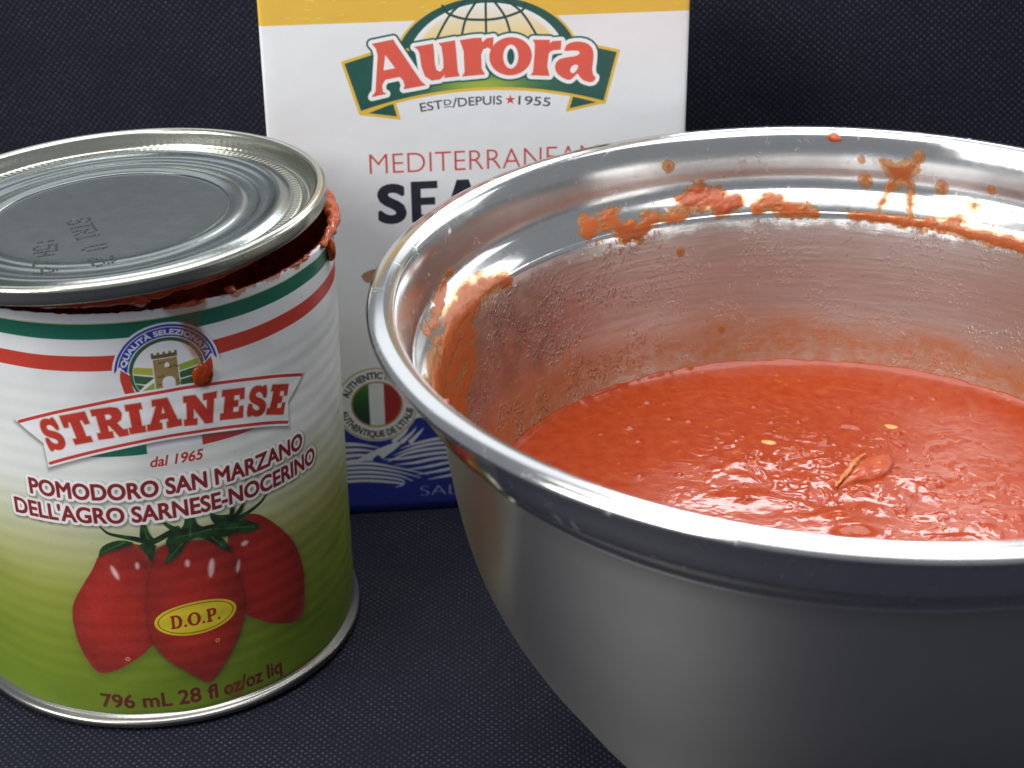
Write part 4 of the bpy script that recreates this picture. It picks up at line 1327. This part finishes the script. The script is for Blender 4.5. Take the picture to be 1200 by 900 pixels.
def sauce_h(x, y):
    """surface relief in mm; x, y in mm from the bowl's axis"""
    r = np.hypot(x, y)
    h = .45 * fbm(x / 30, y / 30, 41, 2) + .03 * fbm(x / 4, y / 4, 45, 2)
    stir = np.exp(-((x - 8) / 26) ** 2 - ((y - 38) / 20) ** 2)
    front = np.exp(-((x - 20) / 26) ** 2 - ((y - 8) / 15) ** 2)
    right = np.exp(-((x - 44) / 16) ** 2 - ((y - 8) / 20) ** 2)
    wx, wy = x + 2.5 * fbm(x / 9, y / 9, 71, 2), y + 2.5 * fbm(x / 9, y / 9, 73, 2)
    rid = 1 - np.abs(fbm(wx / 8, wy / 9, 47, 2, .4))
    pulp = np.clip(fbm(wx / 3.4, wy / 3.4, 53, 3, .5) - .15, 0, 1)
    h = h + (stir * .40 + right * .2) * (rid - .55) + (stir * .8 + right * .6 + front * .4 + .03) * pulp
    h = h + (stir * .07 + right * .06) * fbm(x / 1.5, y / 1.5, 63, 2)
    h = h + front * .55 * np.tanh(4 * fbm(wx / 13, wy / 10, 57, 2)) * .6
    for (cx_, cy_, rx, ry, hh) in ((1.6, 4.4, 5, 3.5, 1.2), (4.8, -1.1, 8, 4, 1.3), (.2, 33.2, 5, 2.5, .6), (-14.4, 27.9, 6, 3, .7), (2.9, 28.8, 5, 2.4, .6), (24, 20, 8, 4, .8), (-20, 12, 9, 4, .5)):
        h = h + hh * np.exp(-(((x - cx_) / rx) ** 2 + ((y - cy_) / ry) ** 2) * 2)
    for cx_, cy_, rad in BUBBLES:
        d = ((x - cx_) ** 2 + (y - cy_) ** 2) / rad ** 2
        h = h + .55 * rad * np.sqrt(np.clip(1 - d, 0, 1))
    # meniscus
    h = h * np.clip((81.5 - r) / 7, 0, 1) + (1.15 + .2 * fbm(np.arctan2(x, y) * 18, r * 0, 61, 3)) * np.exp(-(np.clip(80.7 - r, 0, 99) / 1.25) ** 1.2)
    return h


NA, NR = 900, 300
rr = np.linspace(0, 1, NR) ** .85 * 81.15
aa = np.linspace(0, 2 * np.pi, NA, endpoint=False)
RR, AA = np.meshgrid(rr, aa, indexing='ij')
XX, YY = RR * np.sin(AA), RR * np.cos(AA)
HH = sauce_h(XX, YY)
V = np.stack([XX * 1e-3, YY * 1e-3, HH * 1e-3], -1).reshape(-1, 3)
faces = [(i * NA + j, i * NA + (j + 1) % NA, (i + 1) * NA + (j + 1) % NA, (i + 1) * NA + j) for i in range(NR - 1) for j in range(NA)]
SAUCE = mesh_obj('tomato_sauce', V, [f[::-1] for f in faces], M_SAUCE)
SAUCE.location = (BWX, BWY, SZ)
tag(SAUCE, 'pool of crushed red tomato sauce lying in the steel bowl', 'sauce')

# piece of tomato and two seeds floating in it
M_FLESH = sauce_material('tomato_flesh', (.36, .048, .014), (.42, .085, .026), .18, 420.)
CH = [(2.2, 14.4), (8.3, 24.5), (11.0, 29.3), (15.1, 31.7), (18.7, 31.1), (18.8, 26.8), (15.5, 20.8), (11.0, 18.6), (6.3, 16.3)]
chs = smooth(CH, 2)
cen = chs.mean(0)
verts, faces = [], []
lev = [(1.04, -.8), (1.0, .35), (.9, 1.0), (.7, 1.35), (.45, 1.45), (.2, 1.5)]
for q_, (k, hgt) in enumerate(lev):
    for x, y in chs:
        px_, py_ = cen[0] + (x - cen[0]) * k, cen[1] + (y - cen[1]) * k
        ht = hgt + .35 * float(fbm(np.array([px_ / 2.5]), np.array([py_ / 2.5]), 77, 3)[0]) * (hgt > 0) + float(sauce_h(np.array([px_]), np.array([py_]))[0])
        verts.append((px_ * 1e-3, py_ * 1e-3, ht * 1e-3))
nc = len(chs)
for q_ in range(len(lev) - 1):
    for i in range(nc): faces.append((q_ * nc + i, q_ * nc + (i + 1) % nc, (q_ + 1) * nc + (i + 1) % nc, (q_ + 1) * nc + i))
faces.append(tuple((len(lev) - 1) * nc + i for i in range(nc)))
PIECE = mesh_obj('tomato_piece', verts, faces, M_FLESH)
PIECE.location = (BWX, BWY, SZ)
tag(PIECE, 'folded scrap of tomato flesh half sunk in the middle of the sauce', 'tomato piece')
M_EDGE = sauce_material('tomato_flesh_edge', (.52, .19, .055), (.44, .10, .03), .2, 700.)
pth = catmull([(2.6, 14.8, .9), (5.2, 18.6, 1.3), (8.0, 23.6, 1.6), (10.2, 27.4, 1.7), (12.4, 29.6, 1.6)], 8) * 1e-3
pth[:, 2] += np.array([float(sauce_h(np.array([p[0] * 1e3]), np.array([p[1] * 1e3]))[0]) for p in pth]) * 1e-3
blob_tube('torn_edge', pth, taper(len(pth), .0008, .0007), M_EDGE, PIECE, 71, .5, .7, 10, 1.5)
M_SEED, nt_, b_ = new_mat('tomato_seed')
cc = objco(nt_)
nt_.links.new(mixc(nt_, noise(nt_, cc, 900.), (.52, .22, .055, 1), (.60, .34, .11, 1)), b_.inputs['Base Color'])
b_.inputs['Roughness'].default_value = .25
for k, (x, y, w, d, lb) in enumerate(((21.7, 45.9, .0019, .0012, 'pale tomato seed in the sauce toward the back, right of the tomato piece'), (-9.8, 37.8, .0019, .0011, 'pale tomato seed in the sauce to the left of the tomato piece'))):
    hgt = float(sauce_h(np.array([x]), np.array([y]))[0])
    o = lump('tomato_seed', (0, 0, 0), w, d, .0006, M_SEED, None, 90 + k, .12, -.3)
    o.location = (BWX + x * 1e-3, BWY + y * 1e-3, SZ + hgt * 1e-3 - .0001)
    tag(o, lb, 'tomato seed', 'seeds in the sauce')
